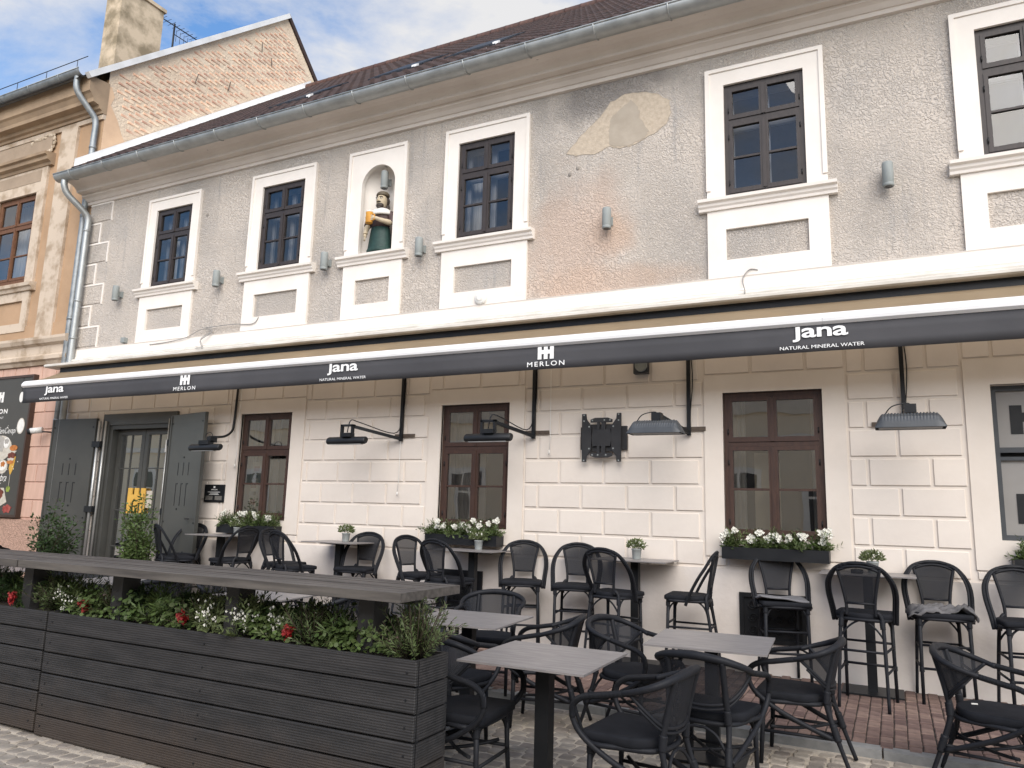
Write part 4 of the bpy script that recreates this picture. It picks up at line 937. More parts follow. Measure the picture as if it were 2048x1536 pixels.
m=MB(); m.tube(spline([(-2.61,-.05,3.40),(-2.60,-.06,3.50),(-2.56,-.05,3.8)],4),.006,5); m.build('cable',MT['black'],S)
S=thing('security_camera','small white and black security camera on the pink wall','camera',loc=(-13.75,0,2.8))
m=MB(); m.tube([(-13.66,.0,2.80),(-13.72,-.12,2.80),(-13.80,-.14,2.79)],.014,6); m.build('arm',MT['black'],S)
m=MB(); m.tube([(-13.74,-.12,2.83),(-13.90,-.24,2.80)],.055,12); m.build('body',MT['plastic_w'],S)
m=MB(); m.tube([(-13.89,-.232,2.795),(-13.93,-.262,2.785)],[.06,.052],12); m.build('lens_hood',MT['black'],S)
# television bracket
T=thing('television_bracket','empty black folding television bracket on the cream block wall','bracket',loc=(-3.03,-.02,2.49))
cx,c_z=-3.03,2.49
m=MB(); m.box(cx-.285,cx-.20,-.05,-.015,c_z-.135,c_z+.135); m.box(cx+.20,cx+.29,-.05,-.015,c_z-.14,c_z+.14); m.box(cx-.2,cx+.2,-.045,-.015,c_z+.06,c_z+.10); m.box(cx-.2,cx+.2,-.045,-.015,c_z-.10,c_z-.06); m.build('wall_plate',MT['blackm'],T)
m=MB(); m.prism_xz([(cx-.16,c_z-.16),(cx+.16,c_z-.16),(cx+.20,c_z-.12),(cx+.20,c_z+.12),(cx+.16,c_z+.16),(cx-.16,c_z+.16),(cx-.20,c_z+.12),(cx-.20,c_z-.12)],-.085,-.05); m.build('tilt_plate',MT['blackm'],T)
m=MB(); m.prism_xz([(cx-.11,c_z-.10),(cx+.11,c_z-.10),(cx+.125,c_z),(cx+.11,c_z+.10),(cx-.11,c_z+.10),(cx-.125,c_z)],-.115,-.088); m.build('cover',MT['blackm'],T)
for s in (-1,1):
    m=MB(); x0=cx+s*.215
    pts=[(x0-.025*s,c_z-.285),(x0+.025*s,c_z-.285),(x0+.028*s,c_z+.285),(x0-.022*s,c_z+.285),(x0-.03*s,c_z+.22),(x0-.09*s,c_z+.14),(x0-.09*s,c_z-.14),(x0-.03*s,c_z-.22)]
    if s<0: pts=pts[::-1]
    m.prism_xz(pts,-.125,-.10); m.build('hanger_arm',MT['blackm'],T)
    m=MB(); pts=[(cx-.135,c_z+s*.18),(cx+.135,c_z+s*.18),(cx+.135,c_z+s*.215),(cx+.08,c_z+s*.235),(cx-.08,c_z+s*.235),(cx-.135,c_z+s*.215)]
    if s<0: pts=pts[::-1]
    m.prism_xz(pts,-.125,-.105); m.box(cx-.055,cx-.022,-.12,-.095,min(c_z+s*.10,c_z+s*.19),max(c_z+s*.10,c_z+s*.19)); m.box(cx+.0,cx+.05,-.12,-.095,min(c_z+s*.10,c_z+s*.19),max(c_z+s*.10,c_z+s*.19)); m.build('spreader',MT['blackm'],T)
for x,z in [(-.215,.27),(.215,.27),(-.215,-.27),(.215,-.27),(-.15,.13),(.15,.13),(-.15,-.13),(.15,-.13),(-.11,.205),(.11,.205),(.04,.205),(-.11,-.205),(.06,-.205),(-.04,-.205),(-.215,.2),(.215,.2)]:
    m=MB(); m.tube([(cx+x,-.1255,c_z+z),(cx+x,-.1285,c_z+z)],.010,8); m.build('screw',MT['lampgrey'],T)
# opening-hours plaque
P=thing('menu_plaque','small black plaque with white print beside the steel shutter','plaque',loc=(-9.37,-.015,1.75))
m=MB(); m.cbox(-9.58,-9.15,-.035,-.015,1.62,1.89,.004); m.build('plate',MT['black'],P)
m=MB(); tower(m,-9.385,1.835,.035,.03,-.0375,-.036); m.build('tower_emblem',MT['letter'],P)
put_text('MERLON',-9.43,-9.30,1.803,1.820,-.0372,MT['letter'],P,bold=.02)
for z,a,b in ((1.775,-9.50,-9.24),(1.757,-9.45,-9.28),(1.738,-9.47,-9.26)):
    m=MB(); m.box(a,b,-.0375,-.036,z-.003,z+.003); m.build('print_line',MT['letter'],P)
for x0 in (-9.54,-9.34):
    for k in range(4):
        m=MB(); m.box(x0,x0+.15,-.0375,-.036,1.71-.017*k-.003,1.71-.017*k+.003); m.build('print_line',MT['print_grey'],P)
# menu poster board on neighbour
Q=thing('menu_poster','tall dark menu board with food pictures on the pink wall','poster',loc=(-15.1,0,2.5))
m=MB(); m.box(-16.2,-14.30,-.07,.0,1.28,3.87); m.build('board',MT['poster'],Q)
m=MB(); ring(m,-16.22,-14.27,1.25,3.90,.045,-.085,.005); m.build('frame',MT['posterframe'],Q)
YP=-.0735
def ell(mt,cx,c_z,rx,rz,y=YP,nm='picture',ang=0,wob=0,seed=1):
    rr=random.Random(seed); n=26; pts=[]
    for k in range(n):
        a=2*math.pi*k/n; q=1+rr.uniform(-wob,wob); x,z=rx*q*math.cos(a),rz*q*math.sin(a); pts.append((cx+x*math.cos(ang)-z*math.sin(ang),c_z+x*math.sin(ang)+z*math.cos(ang)))
    m=MB(); m.prism_xz(pts,y,y+.002); return m.build(nm,MT[mt],Q)
m=MB(); tower(m,-15.42,3.40,.26,.2,YP,YP+.002); m.build('tower_emblem',MT['print_white'],Q)
put_text('MERLON',-15.72,-14.98,3.18,3.27,YP,MT['print_white'],Q,bold=.03,spacing=1.2)
put_text('RESTAURANT',-15.60,-15.08,3.08,3.12,YP,MT['print_white'],Q)
put_text('Zape\u010deni\u0106evapi',-15.45,-14.62,2.76,2.95,YP,MT['print_white'],Q,shear=.35)
put_text('BBQRebra',-15.35,-14.72,1.88,2.04,YP,MT['print_white'],Q,shear=.35)
ell('print_white',-14.60,3.48,.06,.10,YP,'light_bulb'); m=MB(); m.box(-14.605,-14.595,YP,YP+.002,3.57,3.85); m.build('bulb_wire',MT['black'],Q)
ell('print_plate',-14.50,2.93,.115,.15); ell('print_white',-14.50,2.93,.095,.13,YP-.002)
ell('print_plate',-15.05,2.52,.36,.24); ell('print_grey',-15.10,2.60,.22,.15,YP-.002,wob=.2); ell('print_white',-14.86,2.62,.09,.10,YP-.004); ell('print_grey',-14.86,2.65,.07,.05,YP-.006,wob=.15)
ell('print_bun',-14.62,2.52,.12,.055,YP-.004); ell('print_plate',-14.64,2.45,.12,.03,YP-.003,wob=.3); ell('print_meat',-14.65,2.38,.12,.06,YP-.005,wob=.15); ell('print_plate',-14.66,2.31,.11,.025,YP-.006,wob=.3); ell('print_bun',-14.67,2.26,.11,.04,YP-.004)
ell('print_plate',-14.90,2.17,.16,.13); ell('print_white',-14.90,2.19,.12,.09,YP-.002); ell('print_bun',-14.89,2.22,.07,.05,YP-.004,wob=.25)
m=MB(); m.prism_xz([(-14.64,2.03),(-14.61,2.03),(-14.55,2.14),(-14.52,2.36),(-14.66,2.36),(-14.69,2.14)],YP,YP+.002); m.build('glass_picture',MT['print_drink'],Q)
m=MB(); m.box(-14.63,-14.62,YP,YP+.002,1.75,2.03); m.build('glass_stem',MT['print_plate'],Q); ell('print_green',-14.63,1.76,.06,.055,wob=.12)
m=MB(); m.prism_xz([(-15.6,1.42),(-14.95,1.38),(-14.62,1.52),(-14.76,1.78),(-15.6,1.78)],YP,YP+.002); m.build('plate_picture',MT['print_plate'],Q)
ell('print_meat',-15.02,1.66,.27,.14,YP-.002,wob=.12); ell('print_red',-14.58,1.40,.13,.075,YP-.003,wob=.2)
for k in range(30):
    m_=random.Random(k); 
    if k<14: ell('print_white',m_.uniform(-15.3,-14.4),m_.uniform(1.6,2.3),.008,.010,YP-.001,'speck',wob=.2,seed=k)
# loose cables on the band
for nm,pts in (('wall_cable',[(-11.2,-.05,4.24),(-10.76,-.06,4.25),(-10.3,-.07,4.29),(-9.95,-.07,4.40),(-9.72,-.06,4.34),(-9.9,-.12,4.20),(-9.83,-.13,4.06),(-9.80,-.28,4.02)]),('wall_cable',[(-9.88,-.06,4.42),(-9.3,-.05,4.43),(-8.86,-.05,4.40),(-8.75,-.04,4.50)]),('wall_cable',[(-1.33,-.28,4.02),(-1.35,-.14,4.10),(-1.38,-.08,4.25),(-1.31,-.05,4.36),(-1.22,-.04,4.35)])):
    m=MB(); m.tube(spline(pts,5),.0065,6); 
    if pts[0][0]<-10: m.tube(spline([(x+.03,y-.02,z+.02) for x,y,z in pts[3:]],5),.005,6)
    o=m.build('wall_cable',MT['cable_grey'])
    tag(o,{-11.2:'looped pair of grey cables hanging over the awning housing by the corner window',-9.88:'straight grey cable lying along the top of the white band',-1.33:'single short curved cable sticking up from the awning housing'}[pts[0][0]],'cable')
m=MB(); m.box(-11.95,-11.85,-.07,-.0,4.33,4.42); o=m.build('junction_box',MT['lampgrey']); tag(o,'tiny grey junction box above the white band by the corner blocks','junction box')
# ================================================================== statue in the niche
ST=lthing('painted_statue','painted wooden statue of a bearded man holding a beer mug in the niche','statue',loc=(-6.55,.045,5.265),rotz=R(3)); ST.scale=(1.22,1.12,1.03)
# local: faces -Y
m=MB(); m.lathe([(.165,0),(.168,.05),(.155,.06),(.15,.09),(.128,.30),(.118,.385)],36,(0,0,0),1.0,.8,mod=lambda a,i:1+(.035*math.cos(a*18) if i>2 else 0)); m.build('skirt',MT['stat_green'],ST)
m=MB(); m.lathe([(.116,.38),(.12,.42),(.128,.50),(.14,.57),(.135,.62),(.09,.67),(.05,.70)],20,(0,0,0),1,.75); m.build('torso',MT['stat_robe'],ST)
m=MB(); m.lathe([(.150,.555),(.158,.575),(.145,.61),(.10,.655),(.055,.685)],20,(0,-.005,0),1.05,.82); m.build('fur_collar',MT['stat_fur'],ST)
m=MB(); m.lathe([(.04,.66),(.055,.70),(.072,.745),(.076,.79),(.072,.835),(.055,.87),(.02,.885)],18,(0,-.01,0),.88,1.0); m.prism_xz([(0,0)],0,0) if False else None
m.add([(-.013,-.082,.765),(.013,-.082,.765),(0,-.112,.772),(0,-.086,.822)],[(0,1,2),(0,2,3),(1,3,2)],False); m.build('head',MT['stat_skin'],ST)
for s in (-1,1):
    m=MB(); m.ball((s*.028,-.080,.812),(.013,.008,.008),8,5); e=m.build('eye',MT['stat_fur'],ST)
    m=MB(); m.ball((s*.028,-.087,.812),(.006,.004,.006),6,4); m.build('pupil',MT['stat_hair'],e)
    m=MB(); m.tube([(s*.010,-.084,.832),(s*.030,-.082,.838),(s*.050,-.070,.828)],.005,5); m.build('eyebrow',MT['stat_hair'],ST)
m=MB(); m.ball((0,-.048,.715),(.052,.042,.045),12,8); m.ball((0,-.082,.760),(.032,.014,.010),10,6); m.ball((0,-.062,.675),(.028,.025,.04),10,6); m.build('beard',MT['stat_hair'],ST)
m=MB(); m.ball((0,.04,.80),(.080,.062,.095),14,9); m.ball((0,.055,.70),(.082,.04,.12),12,8); m.build('hair',MT['stat_hair'],ST)
m=MB(); m.lathe([(.078,.868),(.084,.885),(.078,.91),(.060,.93),(.02,.94)],18,(0,.012,0),1,1.05); m.build('cap',MT['stat_cap'],ST)
# his left arm (image right) bends across with the mug, right arm hangs
m=MB(); m.tube(spline([(.125,0,.59),(.165,-.01,.50),(.165,-.03,.43)],5),[.052]*4+[.050]*3+[.046]*4,10); m.build('sleeve',MT['stat_robe'],ST); m=MB(); m.tube(spline([(-.125,0,.59),(-.150,-.03,.50),(-.145,-.06,.42)],5),[.05]*11,10); m.build('sleeve',MT['stat_robe'],ST)
m=MB(); m.tube(spline([(.165,-.03,.43),(.10,-.13,.44),(.02,-.17,.475)],5),[.040]*4+[.034]*3+[.028]*4,10); m.ball((.0,-.175,.48),(.032,.03,.036),9,6)
for k in range(4): m.tube([(.0,-.19,.505-.02*k),(-.025,-.205,.503-.02*k),(-.045,-.195,.50-.02*k)],.010,6)
m.tube([(.01,-.17,.51),(-.01,-.185,.535),(-.03,-.185,.54)],.009,6)
m.tube(spline([(-.145,-.06,.42),(-.150,-.09,.34),(-.14,-.12,.27)],5),[.034]*5+[.028]*6,9); m.ball((-.138,-.125,.245),(.022,.026,.034),8,6)
for k in range(4): m.tube([(-.125-.009*k,-.14+.008*k,.225),(-.125-.009*k,-.145+.008*k,.19),(-.127-.009*k,-.14+.008*k,.165+.006*abs(k-1))],.0075,5)
m.build('forearm',MT['stat_skin'],ST)
m=MB(); m.lathe([(.043,.40),(.046,.41),(.043,.44),(.046,.48),(.042,.53),(.045,.56)],14,(-.055,-.185,0)); m.tube([(-.015,-.185,.535),(.018,-.185,.52),(.020,-.185,.45),(-.012,-.185,.43)],.010,7); m.build('beer_mug',MT['stat_beer'],ST)
m=MB(); m.lathe([(.044,.556),(.047,.566),(.04,.582),(.015,.588)],14,(-.055,-.185,0)); m.build('beer_foam',MT['stat_fur'],ST)
# ================================================================== building across the street (seen in the window reflections)
O=thing('opposite_house','cream house across the street that shows only as a reflection in the windows','building',loc=(-6,-15.5,0))
oy=-15.5
m=MB(); ow=[(x,x+1.1,z0,z1) for x in [-47+3.0*k for k in range(20)] for (z0,z1) in ((1.1,3.0),)]
wall(m,-48,13,-.3,5.2,[],y=oy); m.build('front_wall',MT['oppw'],O)
for a,b,c,d in ow:
    W=place(None,'window',O)
    m=MB(); m.box(a-.14,b+.14,oy,oy+.05,c-.16,d+.16); m.build('surround',MT['oppt'],W)
    for i in range(2):
        for j in range(2):
            x0=a+.03+i*.55; z0=c+.03+j*(d-c)*.62; z1=(c+(d-c)*.60) if j==0 else d-.03
            m=MB(); m.box(x0,x0+.49,oy+.05,oy+.056,z0,z1); m.build('pane',MT['oppg'],W)
m=MB(); m.extrude_x([(oy-.1,3.9),(oy+.10,3.9),(oy+.12,4.1),(oy-.1,4.15)],-48,13); m.build('string_course',MT['oppt'],O)
m=MB(); m.extrude_x([(oy-.1,4.8),(oy+.10,4.8),(oy+.3,5.1),(oy+.35,5.2),(oy-.1,5.25)],-48,13); m.build('cornice',MT['oppt'],O)
m=MB(); m.add([(-48,oy+.4,5.2),(13,oy+.4,5.2),(13,oy-5,8),(-48,oy-5,8)],[(0,1,2,3)]); m.build('roof',MT['oppr'],O)
# ================================================================== bar stools (local: faces +Y)
def face(fx,fy): return math.atan2(fy,fx)-math.pi/2
def weave_panel(Tf,Bf,n=10,k=6):
    vs_=[]
    for i in range(n+1):
        u=-1+2*i/n; t=Vector(Tf(u)); b=Vector(Bf(u))
        for j in range(k+1): vs_.append(b+(t-b)*j/k)
    return vs_,[(i*(k+1)+j,(i+1)*(k+1)+j,(i+1)*(k+1)+j+1,i*(k+1)+j+1) for i in range(n) for j in range(k)]
def cushion(m,w,yf,yr,z0,z1,rear=.6):
    # slab with square front corners and rounded rear
    pts=[]
    hw=w/2
    pts+=[(-hw,yf-.03),(-hw+.008,yf-.006),(-hw+.03,yf),(hw-.03,yf),(hw-.008,yf-.006),(hw,yf-.03)]
    ym=yr+(yf-yr)*rear*.6
    for i in range(9):
        a=math.pi*i/8; pts.append((hw*.985*math.cos(a)*(1 if abs(math.cos(a))<1 else 1),ym-(ym-yr)*math.sin(a)))
    pts=pts[::-1]
    n=len(pts); cxm=0; cym=(yf+yr)/2
    lay=[(z0,.97),(z0+.006,1),(z1-.012,1.0),(z1-.003,.975),(z1+.001,.93)]
    vs_=[(x*s,cym+(y-cym)*s,z) for z,s in lay for x,y in pts]
    m.add(vs_,[(i*n+k,(i+1)*n+k,(i+1)*n+(k+1)%n,i*n+(k+1)%n) for i in range(len(lay)-1) for k in range(n)],True)
    b=len(m.v)-n; m.f.append(tuple(b+k for k in range(n-1,-1,-1))); m.sm.append(False)
    m.f.append(tuple(b-(len(lay)-1)*n+k for k in range(n))); m.sm.append(False)
def knot(m,p,q,r):  # wrapped joint
    p,q=Vector(p),Vector(q); n=5
    pts=[];rr=[]
    for i in range(n*2+1):
        pts.append(p+(q-p)*i/(2*n)); rr.append(r*(1.12 if i%2 else 1.0))
    m.tube(pts,rr,8)
def make_stool():
    t=lthing('bar_stool','x','bar stool','bar stools along the facade')
    for s in (-1,1):
        m=MB(); m.tube([(s*.205,.235,0),(s*.200,.205,.40),(s*.195,.195,.735)],[.014,.016,.018],8); knot(m,(s*.1965,.198,.67),(s*.195,.195,.735),.021); knot(m,(s*.2015,.212,.27),(s*.2010,.21,.31),.020); m.build('leg',MT['tube'],t)
        m=MB(); m.tube(spline([(s*.195,-.275,0),(s*.182,-.225,.40),(s*.165,-.175,.72),(s*.125,-.185,.80)],4),[.014]*4+[.016]*4+[.018]*5,8); knot(m,(s*.168,-.185,.66),(s*.162,-.176,.73),.021); m.build('leg',MT['tube'],t)
        m=MB(); m.tube(spline([(s*.118,-.185,.76),(s*.115,-.195,.86),(s*.14,-.225,1.02),(s*.165,-.245,1.13),(s*.165,-.25,1.16)],5),.014,8); m.build('back_post',MT['tube'],t)
        m=MB(); m.tube([(s*.202,.212,.30),(s*.186,-.238,.30)],.011,7); m.build('stretcher',MT['tube'],t); m=MB(); m.tube([(s*.199,.204,.47),(s*.178,-.215,.47)],.011,7); m.build('stretcher',MT['tube'],t)
        m=MB(); m.tube(arc((s*.198,.200,.575),(s*.195,.185,.73),(s*.185,.05,.735)),.009,6); m.build('brace',MT['tube'],t); m=MB(); m.tube(arc((s*.172,-.19,.575),(s*.172,-.17,.73),(s*.18,-.03,.735)),.009,6); m.build('brace',MT['tube'],t); m=MB()
        m.tube(arc((s*.198,.200,.575),(s*.19,.195,.73),(s*.06,.19,.735)),.009,6); m.build('brace',MT['tube'],t); m=MB(); m.tube(arc((s*.172,-.19,.575),(s*.11,-.185,.69),(s*.01,-.18,.725)),.009,6); m.build('brace',MT['tube'],t)
    m=MB(); m.tube([(-.202,.211,.30),(.202,.211,.30)],.012,7); m.build('footrest',MT['tube'],t)
    m=MB(); m.tube([(-.18,-.215,.47),(.18,-.215,.47)],.011,7); m.build('stretcher',MT['tube'],t); m=MB(); m.tube([(-.199,.204,.50),(.199,.204,.50)],.011,7); m.build('stretcher',MT['tube'],t)
    m=MB(); m.tube(spline([(-.205,.20,.728),(.205,.20,.728),(.215,.0,.728),(.17,-.15,.728),(0,-.195,.728),(-.17,-.15,.728),(-.215,0,.728)],4,True),.015,7,True); m.build('seat_frame',MT['tube'],t)
    m=MB(); cushion(m,.47,.235,-.195,.735,.782); m.build('seat',MT['cush'],t)
    for k,off in ((1,0),(2,.026)):
        P=[(-.258+off,.015,.69),(-.268+off,-.03,.80),(-.282+off,-.11,.95),(-.262+off*.9,-.18,1.06),(-.19+off*.6,-.235,1.16),(-.09,-.262,1.203-off),(0,-.268,1.213-off)]
        Pm=[(-x,y,z) for x,y,z in P[:-1]][::-1]
        m=MB(); m.tube(spline(P+Pm,5),.0155 if k==1 else .0125,8); m.build('back_hoop',MT['wrap' if k==1 else 'tube'],t)
    top=lambda u:(.170*u,-.262+.015*u*u,1.185-.045*u*u)
    bot=lambda u:(.112*u,-.200,.868)
    m=MB(); m.add(*weave_panel(top,bot),True); m.build('back_weave',MT['weave'],t)
    m=MB(); m.tube([(-.116,-.200,.866),(.116,-.200,.866)],.011,7); m.build('back_rail',MT['tube'],t); m=MB(); m.tube([(x,y,z) for x,y,z in [top(-1+i*.2) for i in range(11)]],.013,7); m.build('back_rail',MT['tube'],t)
    return t
STO=[(-.275,-.86,.10,.99,'black bar stool, back to the street, at the bar table with the ashtray'),
 (.34,-.33,.10,-1,'black bar stool facing the street with a crumpled grey blanket on its seat'),
 (-1.03,-.37,.32,-.95,'black bar stool facing the street with a flat grey felt cushion on its seat'),
 (-1.90,-.52,-1,-.08,'black bar stool turned sideways with its back towards the felt-cushioned stool'),
 (-2.63,-.80,.22,.97,'black bar stool, back to the street, at the table right beside the television bracket'),
 (-3.24,-.36,.25,-.97,'black bar stool facing the street below the television bracket'),
 (-3.90,-.36,.36,-.93,'black bar stool facing the street between the middle flower box and the television bracket'),
 (-4.64,-.82,.2,.98,'black bar stool, back to the street, at the table under the middle window'),
 (-5.25,-.50,.97,-.25,'black bar stool turned towards the bar table under the middle window'),
 (-6.26,-.38,.15,-1,'black bar stool facing the street between the first and the middle window'),
 (-6.98,-.82,.3,.95,'black bar stool, back to the street, at the table between first and middle window'),
 (-7.45,-.50,1,0,'black bar stool turned sideways behind another stool at the bar table between two windows'),
 (-8.38,-.48,-1,.0,'black bar stool turned towards the bar table below the window by the door'),
 (-9.15,-.85,.45,.9,'black bar stool with its back to the street, nearest the olive bush at the door'),
 (-9.50,-.40,.2,-1,'black bar stool standing against the wall under the small plaque'),
 (.98,-.55,.15,-1,'black bar stool at the shop window with a grey blanket hanging from it')]
st0=make_stool()
for i,(x,y,fx,fy,lb) in enumerate(STO):
    o=st0 if i==0 else copy_tree(st0)
    o.location=(x,y,pz(x)+.006); o.rotation_euler=(0,0,face(fx,fy)); o['label']=lb
# cushions and blankets lying on stools
def on(x,y,fx,fy,pts):
    a=face(fx,fy); ca,sa=math.cos(a),math.sin(a); z=pz(x)+.006
    return [(x+p[0]*ca-p[1]*sa,y+p[0]*sa+p[1]*ca,z+p[2]) for p in pts]
sx,sy,sfx,sfy,_=STO[2]
m=MB(); g=[];n=12
for i in range(n+1):
    for j in range(n+1):
        u,v=-1+2*i/n,-1+2*j/n; e=max(abs(u),abs(v)); zz=.800+.012*(1-e**4)+.006*math.sin(4*u+2*v)+(.045*max(0,u*.6+v*.9-.55) if v>-.2 else 0)-.014*max(0,-v-.7)
        g.append((.235*u*(1-.04*v)+.02,.215*v+.02,zz))
m.add(on(sx,sy,sfx,sfy,g),[(i*(n+1)+j,(i+1)*(n+1)+j,(i+1)*(n+1)+j+1,i*(n+1)+j+1) for i in range(n) for j in range(n)],True)
o=m.build('seat_cushion',MT['greycloth']); md=o.modifiers.new('s','SOLIDIFY'); md.thickness=.016; md.offset=-1; tag(o,'flat grey felt cushion curling up on a bar stool seat','cushion')
def blanket(idx,label,seed,hang=0):
    sx,sy,sfx,sfy,_=STO[idx]; rr=random.Random(seed); m=MB(); g=[]; n=22
    for i in range(n+1):
        for j in range(n+1):
            u,v=-1+2*i/n,-1+2*j/n
            x=.275*u+.015*math.sin(5*v+seed); y=.06+.16*v+.03*math.sin(3*u)
            z=.815+.022*math.sin(7*u+3*v+seed)+.014*math.sin(11*v-4*u)+.012*math.sin(17*u+6*v)
            if abs(x)>.225: z-=(abs(x)-.225)*1.0
            if y>.20: z-=(y-.20)*.8
            if hang: z-=max(0,u-.1)*0; 
            g.append((x,y,z))
    if hang:
        g=[]
        for i in range(n+1):
            for j in range(n+1):
                u,v=i/n,-1+2*j/n; x=-.20-.06*min(1,u*3)-.02*math.sin(5*v)*u; y=.12*v+.08; z=.81-.30*max(0,u-.25)+.01*math.sin(9*v+4*u)
                if u<.25: x=-.02-.9*u; z=.80+.008*math.sin(9*v)
                g.append((x,y,z))
    m.add(on(sx,sy,sfx,sfy,g),[(i*(n+1)+j,(i+1)*(n+1)+j,(i+1)*(n+1)+j+1,i*(n+1)+j+1) for i in range(n) for j in range(n)],True)
    o=m.build('blanket',MT['blanket']); md=o.modifiers.new('s','SOLIDIFY'); md.thickness=.012; md.offset=-1; tag(o,label,'blanket')
    return o
blanket(1,'crumpled grey fleece blanket lying on a bar stool seat',3); blanket(15,'grey blanket hanging over the side of the bar stool at the shop window',5,1)
# ================================================================== bar tables
def bar_table(x,y,label,first=[None]):
    if first[0] is None:
        t=lthing('bar_table',label,'bar table','bar tables along the facade')
        m=MB(); m.box(-.41,.41,-.30,.28,1.072,1.084); m.build('table_top',MT['laminate'],t)
        m=MB(); m.box(-.042,.042,-.042,.042,.014,1.06); m.build('column',MT['black'],t)
        m=MB(); m.box(-.26,.26,-.21,.21,0,.014); m.build('base_plate',MT['black'],t)
        m=MB(); m.box(-.20,.20,-.16,.16,1.056,1.070); m.build('top_plate',MT['black'],t)
        first[0]=t
    else: t=copy_tree(first[0])
    t.location=(x,y,pz(x)+.007); t['label']=label; return t
BT=[(-.25,-.32,'bar table with grey top carrying an ashtray and a potted plant'),(-2.55,-.32,'bar table with grey top between the television bracket and the brown window'),(-4.58,-.33,'bar table with grey top below the middle flower box'),(-6.62,-.33,'bar table with grey top between the first and the middle window'),(-8.80,-.34,'bar table with grey top below the flower box by the door')]
for b in BT: bar_table(*b)
TZ=1.092
# ================================================================== armchairs (local: faces +Y)
def make_armchair():
    t=lthing('armchair','x','armchair','black woven armchairs on the terrace')
    for s in (-1,1):
        m=MB(); m.tube([(s*.215,.215,0),(s*.212,.20,.22),(s*.208,.195,.415)],[.014,.016,.018],8); knot(m,(s*.209,.196,.35),(s*.208,.195,.415),.021); m.build('leg',MT['tube'],t)
        m=MB(); m.tube(spline([(s*.205,-.345,0),(s*.195,-.265,.22),(s*.180,-.205,.42),(s*.172,-.215,.53),(s*.170,-.250,.68),(s*.172,-.278,.785)],4),[.014]*4+[.017]*4+[.019]*13,8); knot(m,(s*.196,-.272,.20),(s*.189,-.240,.30),.022); knot(m,(s*.178,-.205,.42),(s*.173,-.212,.50),.022); m.build('leg',MT['tube'],t)
        m=MB(); m.tube([(s*.213,.205,.21),(s*.196,-.268,.21)],.011,7); m.build('stretcher',MT['tube'],t)
        m=MB(); m.tube(arc((s*.211,.20,.27),(s*.205,.19,.40),(s*.19,.07,.41)),.009,6); m.build('brace',MT['tube'],t); m=MB(); m.tube(arc((s*.211,.20,.27),(s*.20,.195,.40),(s*.07,.19,.41)),.009,6); m.build('brace',MT['tube'],t); m=MB(); m.tube(spline([(s*.19,-.25,.245),(s*.12,-.225,.345),(s*.04,-.215,.385),(0,-.213,.385)],4),.010,6); m.build('brace',MT['tube'],t)
    m=MB(); m.tube([(-.213,.205,.19),(.213,.205,.19)],.011,7); m.build('cross_brace',MT['tube'],t); m=MB(); m.tube(arc((-.2,.15,.24),(0,-.05,.19),(.19,-.24,.24)),.011,7); m.build('cross_brace',MT['tube'],t); m=MB(); m.tube(arc((.2,.15,.24),(0,-.05,.20),(-.19,-.24,.24)),.011,7); m.build('cross_brace',MT['tube'],t)
    m=MB(); m.tube(spline([(-.22,.20,.412),(.22,.20,.412),(.225,.0,.412),(.175,-.16,.412),(0,-.205,.412),(-.175,-.16,.412),(-.225,0,.412)],4,True),.015,7,True); m.build('seat_frame',MT['tube'],t)
    m=MB(); cushion(m,.49,.245,-.20,.420,.472); m.build('seat',MT['cush'],t)
    rail=[(-.262,.0,.69),(-.285,-.08,.715),(-.285,-.16,.74),(-.255,-.225,.765),(-.18,-.275,.79),(-.09,-.297,.803),(0,-.303,.808)]
    full=rail+[(-x,y,z) for x,y,z in rail[:-1]][::-1]
    sp=spline(full,5); m=MB(); rad=[.017+.010*min(1,max(0,1-abs(i/(len(sp)-1)-.5)*2.4)) for i in range(len(sp))]; m.tube(sp,rad,9); m.build('back_rail',MT['tube'],t)
    for s in (-1,1):
        A=[(s*.262,.0,.69),(s*.285,.10,.675),(s*.292,.20,.655),(s*.288,.262,.61),(s*.280,.272,.54),(s*.268,.22,.45),(s*.250,.08,.355),(s*.225,-.10,.27),(s*.205,-.235,.215)]
        A[0]=(s*.270,-.02,.697)
        m=MB(); m.tube(spline(A[:4]+[A[4]],6),.0185,9); ar=m.build('armrest',MT['wrap'],t)
        m=MB(); m.tube(spline(A[3:],5),.0165,9); m.build('arm_loop',MT['tube'],t)
    def T(u):
        k=(u+1)/2*(len(sp)-1); i=min(int(k),len(sp)-2); return sp[i].lerp(sp[i+1],k-i)
    low=spline([(-.272,-.06,.70),(-.245,-.14,.62),(-.18,-.205,.545),(-.09,-.235,.522),(0,-.243,.517),(.09,-.235,.522),(.18,-.205,.545),(.245,-.14,.62),(.272,-.06,.70)],4)
    def Bq(u):
        k=(u+1)/2*(len(low)-1); i=min(int(k),len(low)-2); return low[i].lerp(low[i+1],k-i)
    m=MB(); m.add(*weave_panel(T,Bq,24,6),True); m.build('back_weave',MT['weave'],t)
    m=MB(); m.tube(low,.011,7); m.build('lower_rail',MT['tube'],t); m=MB(); m.tube([p+Vector((0,-.004,-.024)) for p in low[2:-2]],.008,6); m.build('lower_rail',MT['tube'],t)
    return t
